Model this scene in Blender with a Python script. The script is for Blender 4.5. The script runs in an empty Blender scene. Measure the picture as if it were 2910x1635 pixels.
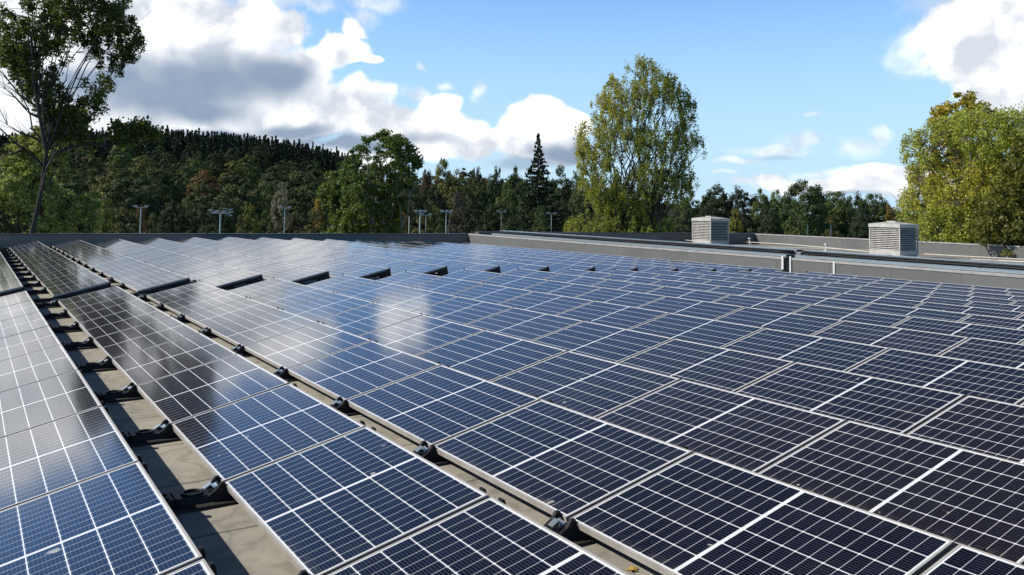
import bpy, math, random
import numpy as np
from mathutils import Vector, Matrix

random.seed(7); RNG = np.random.default_rng(11)
C = bpy.context.scene.collection
PI = math.pi
# ------------------------------------------------------------------ camera
FOC, PX, PY = 2455.348, 1455.0, 431.33          # focal and principal point in pixels of the 2910 wide photograph
YAW, PIT, ROLL = 0.56125, 0.06774, 0.01685
CAM = Vector((0.0012, -5.7819, 1.7677))
_f = Vector((math.sin(YAW)*math.cos(PIT), math.cos(YAW)*math.cos(PIT), math.sin(PIT)))
_r0 = Vector((math.cos(YAW), -math.sin(YAW), 0)); _u0 = _r0.cross(_f)
_r = math.cos(ROLL)*_r0 + math.sin(ROLL)*_u0
_u = -math.sin(ROLL)*_r0 + math.cos(ROLL)*_u0
cam = bpy.data.cameras.new("camera"); co = bpy.data.objects.new("camera", cam); C.objects.link(co)
m = Matrix(((_r.x, _u.x, -_f.x, CAM.x), (_r.y, _u.y, -_f.y, CAM.y), (_r.z, _u.z, -_f.z, CAM.z), (0, 0, 0, 1)))
co.matrix_world = m
cam.sensor_width = 36; cam.lens = FOC*36/2910; cam.shift_y = -(817.5-PY)/2910
cam.clip_start = 0.05; cam.clip_end = 6000
sc = bpy.context.scene; sc.camera = co

def ray(x, y):
    return (_r*((x-PX)/FOC) + _u*(-(y-PY)/FOC) + _f).normalized()
def at(x, y, dist):                               # the point a photo pixel shows at a horizontal distance
    d = ray(x, y); return CAM + d*(dist/math.hypot(d.x, d.y))
def proj(P):
    v = Vector(P)-CAM; z = v.dot(_f)
    if z < 0.05: return None
    return (PX+FOC*v.dot(_r)/z, PY-FOC*v.dot(_u)/z)

# ------------------------------------------------------------------ light
SUN = Vector((-1.12, 0.62, 1.0)).normalized()     # towards the sun
sun_el = math.asin(SUN.z); sun_az = math.atan2(SUN.x, SUN.y)
w = bpy.data.worlds.new("World"); sc.world = w; w.use_nodes = True
nt = w.node_tree; nt.nodes.clear()
def N(t, **k):
    n = nt.nodes.new(t)
    for a, b in k.items(): setattr(n, a, b)
    return n
def lk(a, b): nt.links.new(a, b)
def mth(op, a, b=None, c=None, clamp=False):
    n = N('ShaderNodeMath', operation=op); n.use_clamp = clamp
    for i, v in enumerate((a, b, c)):
        if v is None: continue
        if isinstance(v, (int, float)): n.inputs[i].default_value = v
        else: lk(v, n.inputs[i])
    return n.outputs[0]
def vmth(op, a, b=None, c=None, out=0):
    n = N('ShaderNodeVectorMath', operation=op)
    for i, v in enumerate((a, b, c)):
        if v is None: continue
        if isinstance(v, (tuple, list)): n.inputs[i].default_value = v
        else: lk(v, n.inputs[i])
    return n.outputs['Value'] if out == 'v' else n.outputs[0]
def mixc(fac, a, b, blend='MIX'):
    n = N('ShaderNodeMix', data_type='RGBA', blend_type=blend)
    for s, v in ((0, fac), (6, a), (7, b)):
        if isinstance(v, (int, float)): n.inputs[s].default_value = v
        elif isinstance(v, tuple): n.inputs[s].default_value = v
        else: lk(v, n.inputs[s])
    return n.outputs[2]
sky = N('ShaderNodeTexSky', sky_type='NISHITA'); sky.sun_disc = False
sky.sun_elevation = sun_el; sky.sun_rotation = sun_az
sky.air_density = 1.0; sky.dust_density = 0.0; sky.ozone_density = 3.0
SKY_STRENGTH = 0.13
tc = N('ShaderNodeTexCoord'); D = tc.outputs['Generated']
sep = N('ShaderNodeSeparateXYZ'); lk(D, sep.inputs[0])
az = mth('ARCTAN2', sep.outputs[0], sep.outputs[1]); el = mth('ARCSINE', sep.outputs[2])
cmb = N('ShaderNodeCombineXYZ'); lk(az, cmb.inputs[0]); lk(el, cmb.inputs[1])
def noise(vec, scale, detail=6, rough=0.55):
    n = N('ShaderNodeTexNoise'); n.inputs['Scale'].default_value = scale
    n.inputs['Detail'].default_value = detail; n.inputs['Roughness'].default_value = rough
    lk(vec, n.inputs['Vector']); return n
wn = noise(cmb.outputs[0], 9, 3)
warp = vmth('MULTIPLY_ADD', vmth('SUBTRACT', wn.outputs['Color'], (0.5, 0.5, 0.5)), (0.07, 0.05, 0.0), cmb.outputs[0])
def blobs(lst, k=0.25):
    acc = None
    for (x, y, rx, ry) in lst:
        d = ray(x, y); a = math.atan2(d.x, d.y); e = math.asin(d.z)
        sx, sy = FOC/rx*0.97, FOC/ry
        v = vmth('MULTIPLY_ADD', warp, (sx, sy, 0), (-a*sx, -e*sy, 0))
        l = vmth('LENGTH', v, out='v')
        if acc is None: acc = l
        else:
            n = N('ShaderNodeMath', operation='SMOOTH_MIN'); lk(acc, n.inputs[0]); lk(l, n.inputs[1]); n.inputs[2].default_value = k
            acc = n.outputs[0]
    return mth('SUBTRACT', 1.0, acc)
# clouds: (direction given by photo pixel, half widths)
CL = [(560, 70, 340, 110), (790, 80, 110, 55), (420, 20, 260, 120), (250, 200, 330, 170), (180, -60, 330, 130),
      (600, 230, 330, 130), (850, 220, 90, 60), (960, 150, 90, 45), (1010, 95, 45, 40), (900, 165, 120, 40), (1040, 185, 50, 16),
      (60, 330, 190, 110), (400, 330, 330, 60), (620, 385, 330, 60), (780, 330, 150, 75), (880, 350, 130, 60),
      (960, 310, 75, 75), (1020, 290, 90, 62), (1080, 350, 170, 62), (1240, 320, 62, 66), (1190, 375, 190, 60), (1350, 415, 85, 52),
      (1120, 430, 280, 44), (1500, 345, 78, 72), (1570, 320, 90, 52), (1530, 410, 130, 66), (1640, 350, 50, 50), (1600, 440, 110, 34),
      (2760, 60, 150, 100), (2860, 130, 200, 110), (2930, 260, 170, 100), (2800, 170, 80, 45),
      (2190, 515, 52, 30), (2350, 535, 180, 30), (2560, 520, 150, 50),
      (600, -165, 150, 72), (380, -110, 180, 110), (200, -60, 260, 130), (-100, 250, 260, 170), (-80, 60, 260, 190),
      (-250, -130, 260, 130), (935, -210, 95, 90), (-700, 200, 400, 260), (3500, 200, 500, 160), (3300, -100, 260, 120),
      (-1400, 100, 500, 260), (4300, 250, 500, 200)]
THIN = [(1340, 262, 28, 46), (1180, 275, 60, 34), (1255, 245, 36, 20), (900, 30, 120, 40), (1060, 15, 110, 34), (1200, 195, 26, 30), (1040, 60, 70, 50), (2210, 430, 120, 24), (2290, 400, 110, 34), (2110, 462, 90, 14), (2440, 425, 60, 40), (2490, 385, 36, 44), (2330, 330, 50, 14), (2680, 10, 150, 60),
        (2120, 525, 70, 20), (2060, 500, 60, 10), (2450, 500, 130, 24), (1180, -120, 90, 22), (820, 10, 130, 40), (2700, 110, 170, 130), (1500, 470, 160, 40), (2460, 500, 260, 22)]
dens = blobs(CL)
n1 = noise(warp, 17, 10, 0.56)
off = vmth('ADD', warp, (-0.016, 0.022, 0))
n2 = noise(off, 17, 4, 0.5)
field = mth('ADD', dens, mth('MULTIPLY', mth('SUBTRACT', n1.outputs['Fac'], 0.5), 1.35))
mr = N('ShaderNodeMapRange', interpolation_type='SMOOTHSTEP'); lk(field, mr.inputs[0]); mr.inputs[1].default_value = 0.02; mr.inputs[2].default_value = 0.34
cover = mr.outputs[0]
thin = blobs(THIN, 0.2)
mr3 = N('ShaderNodeMapRange', interpolation_type='SMOOTHSTEP'); lk(mth('ADD', thin, mth('MULTIPLY', mth('SUBTRACT', n1.outputs['Fac'], 0.5), 1.9)), mr3.inputs[0]); mr3.inputs[1].default_value = 0.0; mr3.inputs[2].default_value = 0.75; mr3.inputs[4].default_value = 0.6
cover = mth('MAXIMUM', cover, mr3.outputs[0])
DK = [(600, 232, 330, 100), (790, 225, 130, 80), (450, 275, 300, 85), (560, 310, 190, 50), (300, 240, 200, 60), (1000, 405, 330, 26), (640, 385, 190, 20), (840, 372, 140, 24),
      (1620, 440, 110, 40), (1500, 470, 150, 22),  (2350, 560, 200, 14), (2250, 450, 140, 12), (380, -100, 180, 60)]
dk = blobs(DK, 0.3)
mr2 = N('ShaderNodeMapRange', interpolation_type='SMOOTHSTEP'); lk(mth('ADD', dk, mth('MULTIPLY', mth('SUBTRACT', n1.outputs['Fac'], 0.5), 0.45)), mr2.inputs[0])
mr2.inputs[1].default_value = -0.25; mr2.inputs[2].default_value = 0.75
emb = mth("ADD", 0.58, mth('MULTIPLY', mth('SUBTRACT', n1.outputs['Fac'], n2.outputs["Fac"]), 2.2))
emb = mth('MINIMUM', mth('MAXIMUM', emb, 0.28), 1.1)
white = mixc(emb, (0.44, 0.51, 0.62, 1), (1.42, 1.41, 1.40, 1))
ccol = mixc(mth('MULTIPLY', mr2.outputs[0], 0.92), white, (0.25, 0.345, 0.49, 1))
skyc = mixc(1.0, sky.outputs[0], (SKY_STRENGTH*0.92, SKY_STRENGTH*1.24, SKY_STRENGTH*1.55, 1), 'MULTIPLY')
hz = N('ShaderNodeMapRange', interpolation_type='SMOOTHSTEP'); lk(el, hz.inputs[0]); hz.inputs[1].default_value = -0.02; hz.inputs[2].default_value = 0.34; hz.inputs[3].default_value = 0.95; hz.inputs[4].default_value = 0.0
skyc = mixc(hz.outputs[0], skyc, (0.55, 0.78, 0.98, 1))
up = N('ShaderNodeMapRange', interpolation_type='SMOOTHSTEP'); lk(el, up.inputs[0]); up.inputs[1].default_value = 0.27; up.inputs[2].default_value = 0.70; up.inputs[3].default_value = 1.0; up.inputs[4].default_value = 0.16
skyc = mixc(1.0, skyc, up.outputs[0], 'MULTIPLY')
# clouds nearer the sun are brighter
dsun = vmth('DOT_PRODUCT', D, tuple(SUN), out='v')
fw = N('ShaderNodeMapRange', interpolation_type='SMOOTHSTEP'); lk(dsun, fw.inputs[0]); fw.inputs[1].default_value = 0.42; fw.inputs[2].default_value = 0.85; fw.inputs[3].default_value = 1.0; fw.inputs[4].default_value = 2.4
hi_ = N('ShaderNodeMapRange', interpolation_type='SMOOTHSTEP'); lk(el, hi_.inputs[0]); hi_.inputs[1].default_value = 0.235; hi_.inputs[2].default_value = 0.33; hi_.inputs[3].default_value = 1.0; hi_.inputs[4].default_value = 1.9  # added boost by height alone, makes cloud reflections on the panels whiter
ccol = mixc(1.0, ccol, mth('MULTIPLY', fw.outputs[0], hi_.outputs[0]), 'MULTIPLY')
fin = mixc(cover, skyc, ccol)
bg = N('ShaderNodeBackground'); lk(fin, bg.inputs[0]); bg.inputs[1].default_value = 1.0
wo = N('ShaderNodeOutputWorld'); lk(bg.outputs[0], wo.inputs[0])

sl = bpy.data.lights.new("sun", 'SUN'); sl.energy = 5.0; sl.angle = math.radians(0.5); sl.color = (1.0, 0.94, 0.84)
so = bpy.data.objects.new("sun", sl); C.objects.link(so); so.rotation_euler = SUN.to_track_quat('Z', 'Y').to_euler()
sc.view_settings.view_transform = 'Standard'; sc.view_settings.look = 'None'; sc.view_settings.exposure = 0.0; sc.view_settings.gamma = 1.0
sc.cycles.max_bounces = 6; sc.cycles.transparent_max_bounces = 8

# ------------------------------------------------------------------ helpers
def tag(o, label=None, cat=None, group=None, kind=None):
    if label: o['label'] = label
    if cat: o['category'] = cat
    if group: o['group'] = group
    if kind: o['kind'] = kind
    return o
def empty(name, loc, rz=0.0):
    o = bpy.data.objects.new(name, None); C.objects.link(o); o.location = loc; o.rotation_euler = (0, 0, rz); o.empty_display_size = 0.2
    return o
class MB:
    def __init__(s): s.v = []; s.f = []
    def box(s, x0, x1, y0, y1, z0, z1, mat=None):
        b = len(s.v); P = [(x0,y0,z0),(x1,y0,z0),(x1,y1,z0),(x0,y1,z0),(x0,y0,z1),(x1,y0,z1),(x1,y1,z1),(x0,y1,z1)]
        if mat: P = [tuple(mat @ Vector(q)) for q in P]
        s.v += P; s.f += [tuple(b+i for i in q) for q in ((3,2,1,0),(4,5,6,7),(0,1,5,4),(1,2,6,5),(2,3,7,6),(3,0,4,7))]
        return s
    def hexa(s, P):                               # eight corners, bottom four then top four
        b = len(s.v); s.v += [tuple(q) for q in P]
        s.f += [tuple(b+i for i in q) for q in ((3,2,1,0),(4,5,6,7),(0,1,5,4),(1,2,6,5),(2,3,7,6),(3,0,4,7))]; return s
    def prism(s, poly, y0, y1):                   # poly in xz, extruded along y
        b = len(s.v); n = len(poly)
        s.v += [(x, y0, z) for x, z in poly] + [(x, y1, z) for x, z in poly]
        s.f.append(tuple(b+i for i in range(n))); s.f.append(tuple(b+n+i for i in reversed(range(n))))
        for i in range(n):
            j = (i+1) % n; s.f.append((b+j, b+i, b+n+i, b+n+j))
        return s
    def tube(s, pts, rad, n=8, cap=True):
        pts = [Vector(p) for p in pts]; b0 = len(s.v)
        for i, p in enumerate(pts):
            t = (pts[min(i+1, len(pts)-1)]-pts[max(i-1, 0)]).normalized()
            a = t.cross(Vector((0, 0, 1)) if abs(t.z) < 0.9 else Vector((1, 0, 0))).normalized(); c = t.cross(a)
            r = rad[i] if isinstance(rad, (list, tuple)) else rad
            for k in range(n):
                q = p + (a*math.cos(2*PI*k/n)+c*math.sin(2*PI*k/n))*r; s.v.append(tuple(q))
        for i in range(len(pts)-1):
            for k in range(n):
                k2 = (k+1) % n; a = b0+i*n
                s.f.append((a+k, a+k2, a+n+k2, a+n+k))
        if cap:
            s.f.append(tuple(b0+k for k in reversed(range(n)))); e = b0+(len(pts)-1)*n; s.f.append(tuple(e+k for k in range(n)))
        return s
    def mesh(s, name, mat, smooth=False):
        me = bpy.data.meshes.new(name); me.from_pydata(s.v, [], s.f); me.materials.append(mat)
        if smooth: me.polygons.foreach_set('use_smooth', [True]*len(me.polygons))
        me.update(); return me
    def build(s, name, mat, parent=None, bevel=0.0, smooth=False):
        o = bpy.data.objects.new(name, s.mesh(name, mat, smooth)); C.objects.link(o)
        if parent: o.parent = parent
        if bevel:
            b = o.modifiers.new('bevel', 'BEVEL'); b.width = bevel; b.segments = 2; b.limit_method = 'ANGLE'
        return o
def copy_tree(o, parent=None):
    c = o.copy(); C.objects.link(c); c.parent = parent
    for ch in list(o.children): copy_tree(ch, c)
    return c

class Mat:
    def __init__(s, name, **k):
        s.m = bpy.data.materials.new(name); s.m.use_nodes = True; s.t = s.m.node_tree
        s.b = s.t.nodes['Principled BSDF']
        for a, v in k.items(): s.set(a, v)
    def set(s, a, v):
        i = s.b.inputs[{'color': 'Base Color', 'rough': 'Roughness', 'metal': 'Metallic', 'ior': 'IOR', 'spec': 'Specular IOR Level', 'coat': 'Coat Weight', 'coatr': 'Coat Roughness'}[a]]
        if isinstance(v, (int, float)): i.default_value = v
        elif isinstance(v, tuple): i.default_value = v if len(v) == 4 else (*v, 1)
        else: s.t.links.new(v, i)
    def n(s, t, **k):
        n = s.t.nodes.new(t)
        for a, b in k.items(): setattr(n, a, b)
        return n
    def l(s, a, b): s.t.links.new(a, b)
    def mt(s, op, a, b=None, c=None, clamp=False):
        n = s.n('ShaderNodeMath', operation=op); n.use_clamp = clamp
        for i, v in enumerate((a, b, c)):
            if v is None: continue
            if isinstance(v, (int, float)): n.inputs[i].default_value = v
            else: s.l(v, n.inputs[i])
        return n.outputs[0]
    def mix(s, fac, a, b, blend='MIX'):
        n = s.n('ShaderNodeMix', data_type='RGBA', blend_type=blend)
        for k, v in ((0, fac), (6, a), (7, b)):
            if isinstance(v, (int, float)): n.inputs[k].default_value = v
            elif isinstance(v, tuple): n.inputs[k].default_value = v if len(v) == 4 else (*v, 1)
            else: s.l(v, n.inputs[k])
        return n.outputs[2]
    def coord(s, kind='Object', scale=None):
        o = s.n('ShaderNodeTexCoord').outputs[kind]
        if scale:
            v = s.n('ShaderNodeVectorMath', operation='MULTIPLY'); s.l(o, v.inputs[0]); v.inputs[1].default_value = scale; o = v.outputs[0]
        return o
    def noise(s, vec, scale, detail=5, rough=0.55, out='Fac'):
        n = s.n('ShaderNodeTexNoise'); n.inputs['Scale'].default_value = scale; n.inputs['Detail'].default_value = detail
        n.inputs['Roughness'].default_value = rough; s.l(vec, n.inputs['Vector']); return n.outputs[out]
    def ramp(s, fac, a, b, lo=0.0, hi=1.0):
        r = s.n('ShaderNodeMapRange', interpolation_type='SMOOTHSTEP'); s.l(fac, r.inputs[0])
        for i, v in ((1, a), (2, b), (3, lo), (4, hi)): r.inputs[i].default_value = v
        return r.outputs[0]
    def bump(s, h, dist=0.01, strength=0.5):
        b = s.n('ShaderNodeBump'); b.inputs['Distance'].default_value = dist; b.inputs['Strength'].default_value = strength
        s.l(h, b.inputs['Height']); s.l(b.outputs[0], s.b.inputs['Normal'])
def mottled(name, c1, c2, scale=3, rough=0.7, metal=0.0, sc3=(1, 1, 1), bump=0.0, spec=0.5):
    M = Mat(name, rough=rough, metal=metal, spec=spec); v = M.coord('Object', sc3)
    f = M.ramp(M.noise(v, scale, 7, 0.6), 0.3, 0.7); M.set('color', M.mix(f, c1, c2))
    if bump: M.bump(M.noise(v, scale*12, 3), bump)
    return M.m

# ------------------------------------------------------------------ materials
W, L, PITCH_Y = 1.002, 1.672, 1.70
P, TILT, B0 = 1.47897, 0.2402, 12.874
SH = -0.0102
NB = 12
ZI = [-0.041, 0.0, 0.040, 0.071, 0.105, 0.140, 0.158, 0.133, 0.094, 0.050, 0.006, -0.039, -0.084, -0.128, -0.175]
CLR = 0.105                                        # low panel edge above the roof

def panel_material():
    M = Mat('solar_cells')
    sx = M.n('ShaderNodeSeparateXYZ'); M.l(M.coord('Object'), sx.inputs[0]); x, y = sx.outputs[0], sx.outputs[1]
    mg, mid = 0.021, 0.0115
    px = (W-2*mg)/6; py = (L/2-mid-mg)/10
    fx = M.mt('FRACT', M.mt('DIVIDE', M.mt('SUBTRACT', x, mg), px))
    dx = M.mt('MULTIPLY', M.mt('MINIMUM', fx, M.mt('SUBTRACT', 1.0, fx)), px)
    yy = M.mt('SUBTRACT', M.mt('ABSOLUTE', M.mt('SUBTRACT', y, L/2)), mid)
    fy = M.mt('FRACT', M.mt('DIVIDE', yy, py))
    dy = M.mt('MULTIPLY', M.mt('MINIMUM', fy, M.mt('SUBTRACT', 1.0, fy)), py)
    def less(a, t, s=0.0004):                      # soft step: 1 where a<t
        r = M.n('ShaderNodeMapRange'); M.l(a, r.inputs[0]); r.inputs[1].default_value = t-s; r.inputs[2].default_value = t+s
        r.inputs[3].default_value = 1; r.inputs[4].default_value = 0; return r.outputs[0]
    col = less(dx, 0.0030); row = M.mt('MULTIPLY', less(dy, 0.0016), 0.66)
    dia = less(M.mt('ADD', dx, dy), 0.0090)
    midl = less(yy, 0.0)
    bx = M.mt('MINIMUM', M.mt('SUBTRACT', x, mg), M.mt('SUBTRACT', W-mg, x))
    by = M.mt('SUBTRACT', L/2-mid-mg, yy)
    bor = less(M.mt('MINIMUM', bx, by), 0.0005)
    white = M.mt('MAXIMUM', M.mt('MAXIMUM', col, row), M.mt('MAXIMUM', dia, M.mt('MAXIMUM', midl, bor)))
    fb = M.mt('FRACT', M.mt('MULTIPLY', fx, 9.0)); db = M.mt('ABSOLUTE', M.mt('SUBTRACT', fb, 0.5))
    bus = M.mt('MULTIPLY', less(db, 0.045, 0.01), 0.30)
    oi = M.n('ShaderNodeObjectInfo'); rnd = oi.outputs['Random']
    # every cell a slightly different blue
    wn = M.n('ShaderNodeTexWhiteNoise', noise_dimensions='4D'); fl = M.n('ShaderNodeCombineXYZ')
    M.l(M.mt('FLOOR', M.mt('DIVIDE', M.mt('SUBTRACT', x, mg), px)), fl.inputs[0]); M.l(M.mt('FLOOR', M.mt('DIVIDE', yy, py)), fl.inputs[1])
    M.l(fl.outputs[0], wn.inputs['Vector']); M.l(rnd, wn.inputs['W'])
    cc = M.mix(M.mt('MULTIPLY', wn.outputs['Value'], 1.0), (0.0018, 0.0024, 0.0085), (0.0050, 0.0058, 0.0170))
    cc = M.mix(M.mt('MULTIPLY', M.mt('POWER', rnd, 2.0), 0.9), cc, (0.0105, 0.0078, 0.0120))
    cc = M.mix(bus, cc, (0.35, 0.36, 0.40))
    wc = M.mix(0.5, (0.86, 0.87, 0.88), (0.80, 0.81, 0.83))
    base = M.mix(white, cc, wc)
    # thin dust film and the odd dropping
    v4 = M.n('ShaderNodeVectorMath', operation='ADD'); M.l(M.coord('Object'), v4.inputs[0]); M.l(oi.outputs['Location'], v4.inputs[1])
    dust = M.mt('MULTIPLY', M.ramp(M.noise(v4.outputs[0], 2.2, 5, 0.6), 0.40, 0.80), 0.022)
    base = M.mix(dust, base, (0.30, 0.28, 0.24))
    edge = M.mt('MULTIPLY', M.ramp(x, 0.012, 0.10, 1, 0), M.ramp(M.noise(v4.outputs[0], 12, 4), 0.4, 0.7))
    base = M.mix(M.mt('MULTIPLY', edge, 0.16), base, (0.30, 0.27, 0.22))
    spot = M.ramp(M.noise(v4.outputs[0], 9, 2, 0.4), 0.762, 0.778)
    base = M.mix(M.mt('MULTIPLY', spot, 0.6), base, (0.6, 0.58, 0.5))
    M.set('color', base)
    M.set('rough', M.mt('ADD', 0.075, M.mt('MULTIPLY', M.noise(v4.outputs[0], 3, 3), 0.03)))
    M.set('ior', 1.52)
    return M.m
PAN = panel_material()
ALU = mottled('frame_aluminium', (0.62, 0.61, 0.58), (0.50, 0.49, 0.46), 9, 0.38, 0.55)
FRAME = mottled('frame_anodised', (0.46, 0.435, 0.40), (0.34, 0.32, 0.295), 5, 0.5, 0.0)
BLACK = mottled('black_plastic', (0.007, 0.008, 0.010), (0.014, 0.015, 0.017), 20, 0.5, 0.0, (1, 1, 1), 0.0, 0.22)
RUBBER = mottled('dark_rubber_mat', (0.012, 0.012, 0.012), (0.025, 0.024, 0.022), 30, 0.85)
GALV = mottled('galvanised_steel', (0.42, 0.47, 0.48), (0.55, 0.60, 0.61), 18, 0.32, 0.75)
LOUV = mottled('louvre_grey', (0.40, 0.385, 0.35), (0.56, 0.54, 0.50), 4, 0.55, 0.0)
TAPE = mottled('conductor_tape', (0.62, 0.58, 0.50), (0.75, 0.71, 0.62), 8, 0.6)
WHITEP = mottled('white_plastic', (0.75, 0.75, 0.73), (0.65, 0.65, 0.62), 8, 0.5)
COPING = mottled('coping_dark', (0.045, 0.048, 0.055), (0.07, 0.072, 0.078), 4, 0.35, 0.2)
LIP = mottled('felt_lip', (0.42, 0.40, 0.38), (0.30, 0.29, 0.28), 2.5, 0.6, 0, (1, 1, 1))
BRICK = mottled('render_wall', (0.30, 0.28, 0.25), (0.36, 0.33, 0.29), 2, 0.9)

def roof_material(name, c1, c2, c3, seams=True):
    M = Mat(name, rough=0.82, spec=0.3); v = M.coord('Object')
    a = M.ramp(M.noise(v, 0.9, 8, 0.65), 0.35, 0.7); b = M.ramp(M.noise(v, 5.5, 6, 0.6), 0.42, 0.75)
    c = M.mix(a, c1, c2); c = M.mix(M.mt('MULTIPLY', b, 0.7), c, c3)
    sx = M.n('ShaderNodeSeparateXYZ'); M.l(v, sx.inputs[0])
    pud = M.noise(v, 1.7, 3, 0.5); ring = M.ramp(M.mt('ABSOLUTE', M.mt('SUBTRACT', pud, 0.52)), 0.0, 0.035, 1, 0); c = M.mix(M.mt('MULTIPLY', ring, 0.35), c, (0.13, 0.12, 0.10))
    gr = M.ramp(M.noise(v, 38, 4, 0.7), 0.60, 0.72); c = M.mix(M.mt('MULTIPLY', gr, 0.35), c, (0.12, 0.115, 0.10))
    if seams:
        wob = M.mt('MULTIPLY', M.mt('SUBTRACT', M.noise(v, 2.5, 3), 0.5), 0.05)
        f = M.mt('FRACT', M.mt('DIVIDE', M.mt('ADD', sx.outputs[1], wob), 1.02)); s = M.mt('ABSOLUTE', M.mt('SUBTRACT', f, 0.42))
        s = M.ramp(s, 0.006, 0.014, 1, 0)
        c = M.mix(M.mt('MULTIPLY', s, 0.75), c, (0.06, 0.055, 0.05))
    M.set('color', c); M.bump(M.noise(v, 60, 4), 0.004)
    return M.m
ROOF = roof_material('roof_membrane', (0.385, 0.360, 0.300), (0.29, 0.275, 0.240), (0.44, 0.405, 0.325))
ROOF2 = roof_material('far_roof_membrane', (0.27, 0.245, 0.22), (0.22, 0.205, 0.19), (0.32, 0.29, 0.25))
def upstand_material():
    M = Mat('parapet_felt', rough=0.62, spec=0.4); v = M.coord('Object')
    a = M.ramp(M.noise(v, 0.7, 7, 0.6), 0.35, 0.68)
    c = M.mix(a, (0.125, 0.125, 0.118), (0.152, 0.153, 0.144))
    st = M.ramp(M.noise(M.coord('Object', (1.2, 1.2, 5)), 3.2, 7, 0.7), 0.58, 0.80)
    c = M.mix(M.mt('MULTIPLY', st, 0.6), c, (0.34, 0.32, 0.29))
    s3 = M.n('ShaderNodeSeparateXYZ'); M.l(v, s3.inputs[0]); q = M.mt('ADD', M.mt('ADD', s3.outputs[0], s3.outputs[1]), M.mt('MULTIPLY', s3.outputs[2], 0.06))
    lap = M.ramp(M.mt('ABSOLUTE', M.mt('SUBTRACT', M.mt('FRACT', M.mt('DIVIDE', q, 2.05)), 0.5)), 0.004, 0.012, 1, 0); c = M.mix(M.mt('MULTIPLY', lap, 0.35), c, (0.05, 0.05, 0.048))
    sp = M.ramp(M.noise(v, 11, 2, 0.5), 0.745, 0.77); c = M.mix(M.mt('MULTIPLY', sp, 0.5), c, (0.5, 0.48, 0.43))
    M.set('color', c); M.bump(M.noise(v, 35, 4), 0.004)
    return M.m
UPST = upstand_material()

# ------------------------------------------------------------------ ground and hills
GZ = -8.2
HORX = [-900, -300, 0, 250, 420, 600, 700, 800, 900, 960, 1050, 1250, 1500, 1640, 2000, 2500, 3200, 4200]
TOPY = [430, 415, 400, 388, 386, 393, 401, 415, 434, 450, 468, 478, 482, 490, 545, 600, 620, 640]
_az = [math.atan2(ray(x, 600).x, ray(x, 600).y) for x in HORX]
_el = []
for x, y in zip(HORX, TOPY):
    d = ray(x, y); _el.append(d.z/math.hypot(d.x, d.y))
RID = 420.0
def terrain(x, y):
    dx, dy = x-CAM.x, y-CAM.y; r = math.hypot(dx, dy); a = math.atan2(dx, dy)
    e = float(np.interp(a, _az, _el))
    top = max(CAM.z + e*RID - 8.5, GZ+1.0)
    t = min(max((r-150)/(RID-150), 0), 1); t = t*t*(3-2*t)*0.45+t*0.55
    z = GZ+(top-GZ)*t
    if r > RID: z = top-(r-RID)*0.04
    return z
def build_ground():
    M = Mat('meadow', rough=0.95, spec=0.1); v = M.coord('Object')
    c = M.mix(M.ramp(M.noise(v, 0.05, 6), 0.35, 0.65), (0.045, 0.075, 0.018), (0.075, 0.09, 0.03)); M.set('color', c)
    v_, f_ = [], []
    n = 60
    for i in range(n+1):
        for j in range(n+1):
            v_.append(((i/n-0.5)*5200, (j/n-0.5)*5200, GZ-0.15))
    for i in range(n):
        for j in range(n): a = i*(n+1)+j; f_.append((a, a+n+1, a+n+2, a+1))
    me = bpy.data.meshes.new('ground'); me.from_pydata(v_, [], f_); me.materials.append(M.m)
    g = bpy.data.objects.new('ground', me); C.objects.link(g); tag(g, kind='structure')
    M2 = Mat('woodland_floor', rough=0.95, spec=0.1); v = M2.coord('Object')
    M2.set('color', M2.mix(M2.ramp(M2.noise(v, 0.2, 6), 0.35, 0.65), (0.018, 0.028, 0.010), (0.035, 0.035, 0.015)))
    v_, f_ = [], []
    rs = list(np.linspace(148, RID, 26)) + list(np.linspace(RID+20, 900, 8)); A = np.linspace(-0.9, 1.9, 120)
    for r in rs:
        for a in A:
            x, y = CAM.x+r*math.sin(a), CAM.y+r*math.cos(a); v_.append((x, y, terrain(x, y)))
    na = len(A)
    for i in range(len(rs)-1):
        for j in range(na-1): a = i*na+j; f_.append((a, a+1, a+na+1, a+na))
    me = bpy.data.meshes.new('hill'); me.from_pydata(v_, [], f_); me.materials.append(M2.m)
    me.polygons.foreach_set('use_smooth', [True]*len(me.polygons))
    g = bpy.data.objects.new('hill', me); C.objects.link(g); tag(g, kind='structure')
build_ground()

# ------------------------------------------------------------------ the building we stand on
def roofz(x):
    xs = [i*P for i in range(15)]
    z = np.interp(x, xs, ZI)
    if x < 0: z = ZI[0]+0.027*x
    if x > xs[-1]: z = ZI[-1]-0.031*(x-xs[-1])
    return float(z)-CLR
PX0, PX1, PYF = -9.0, 22.35, 34.20                 # inner faces of the parapets
BY0 = -14.0                                        # near end of the roof, behind the camera
bld = empty('flat_roofed_building', (0, 0, GZ))
tag(bld, 'flat roofed building with grey felt parapets carrying the solar array', 'building')
def bpart(mb, name, mat, bevel=0.0):
    o = mb.build(name, mat, None, bevel); o.parent = bld; o.matrix_parent_inverse = Matrix.Translation((0, 0, -GZ)); return o
v_, f_ = [], []
xs = [PX0-0.1] + [i*P for i in range(15)] + [PX1+0.1]
for x in xs:
    for y in (BY0, PYF+0.1+SH*x): v_.append((x, y, roofz(x)))
for i in range(len(xs)-1): f_.append((2*i, 2*i+2, 2*i+3, 2*i+1))
mb = MB(); mb.v = v_; mb.f = f_; bpart(mb, 'roof', ROOF)
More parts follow.
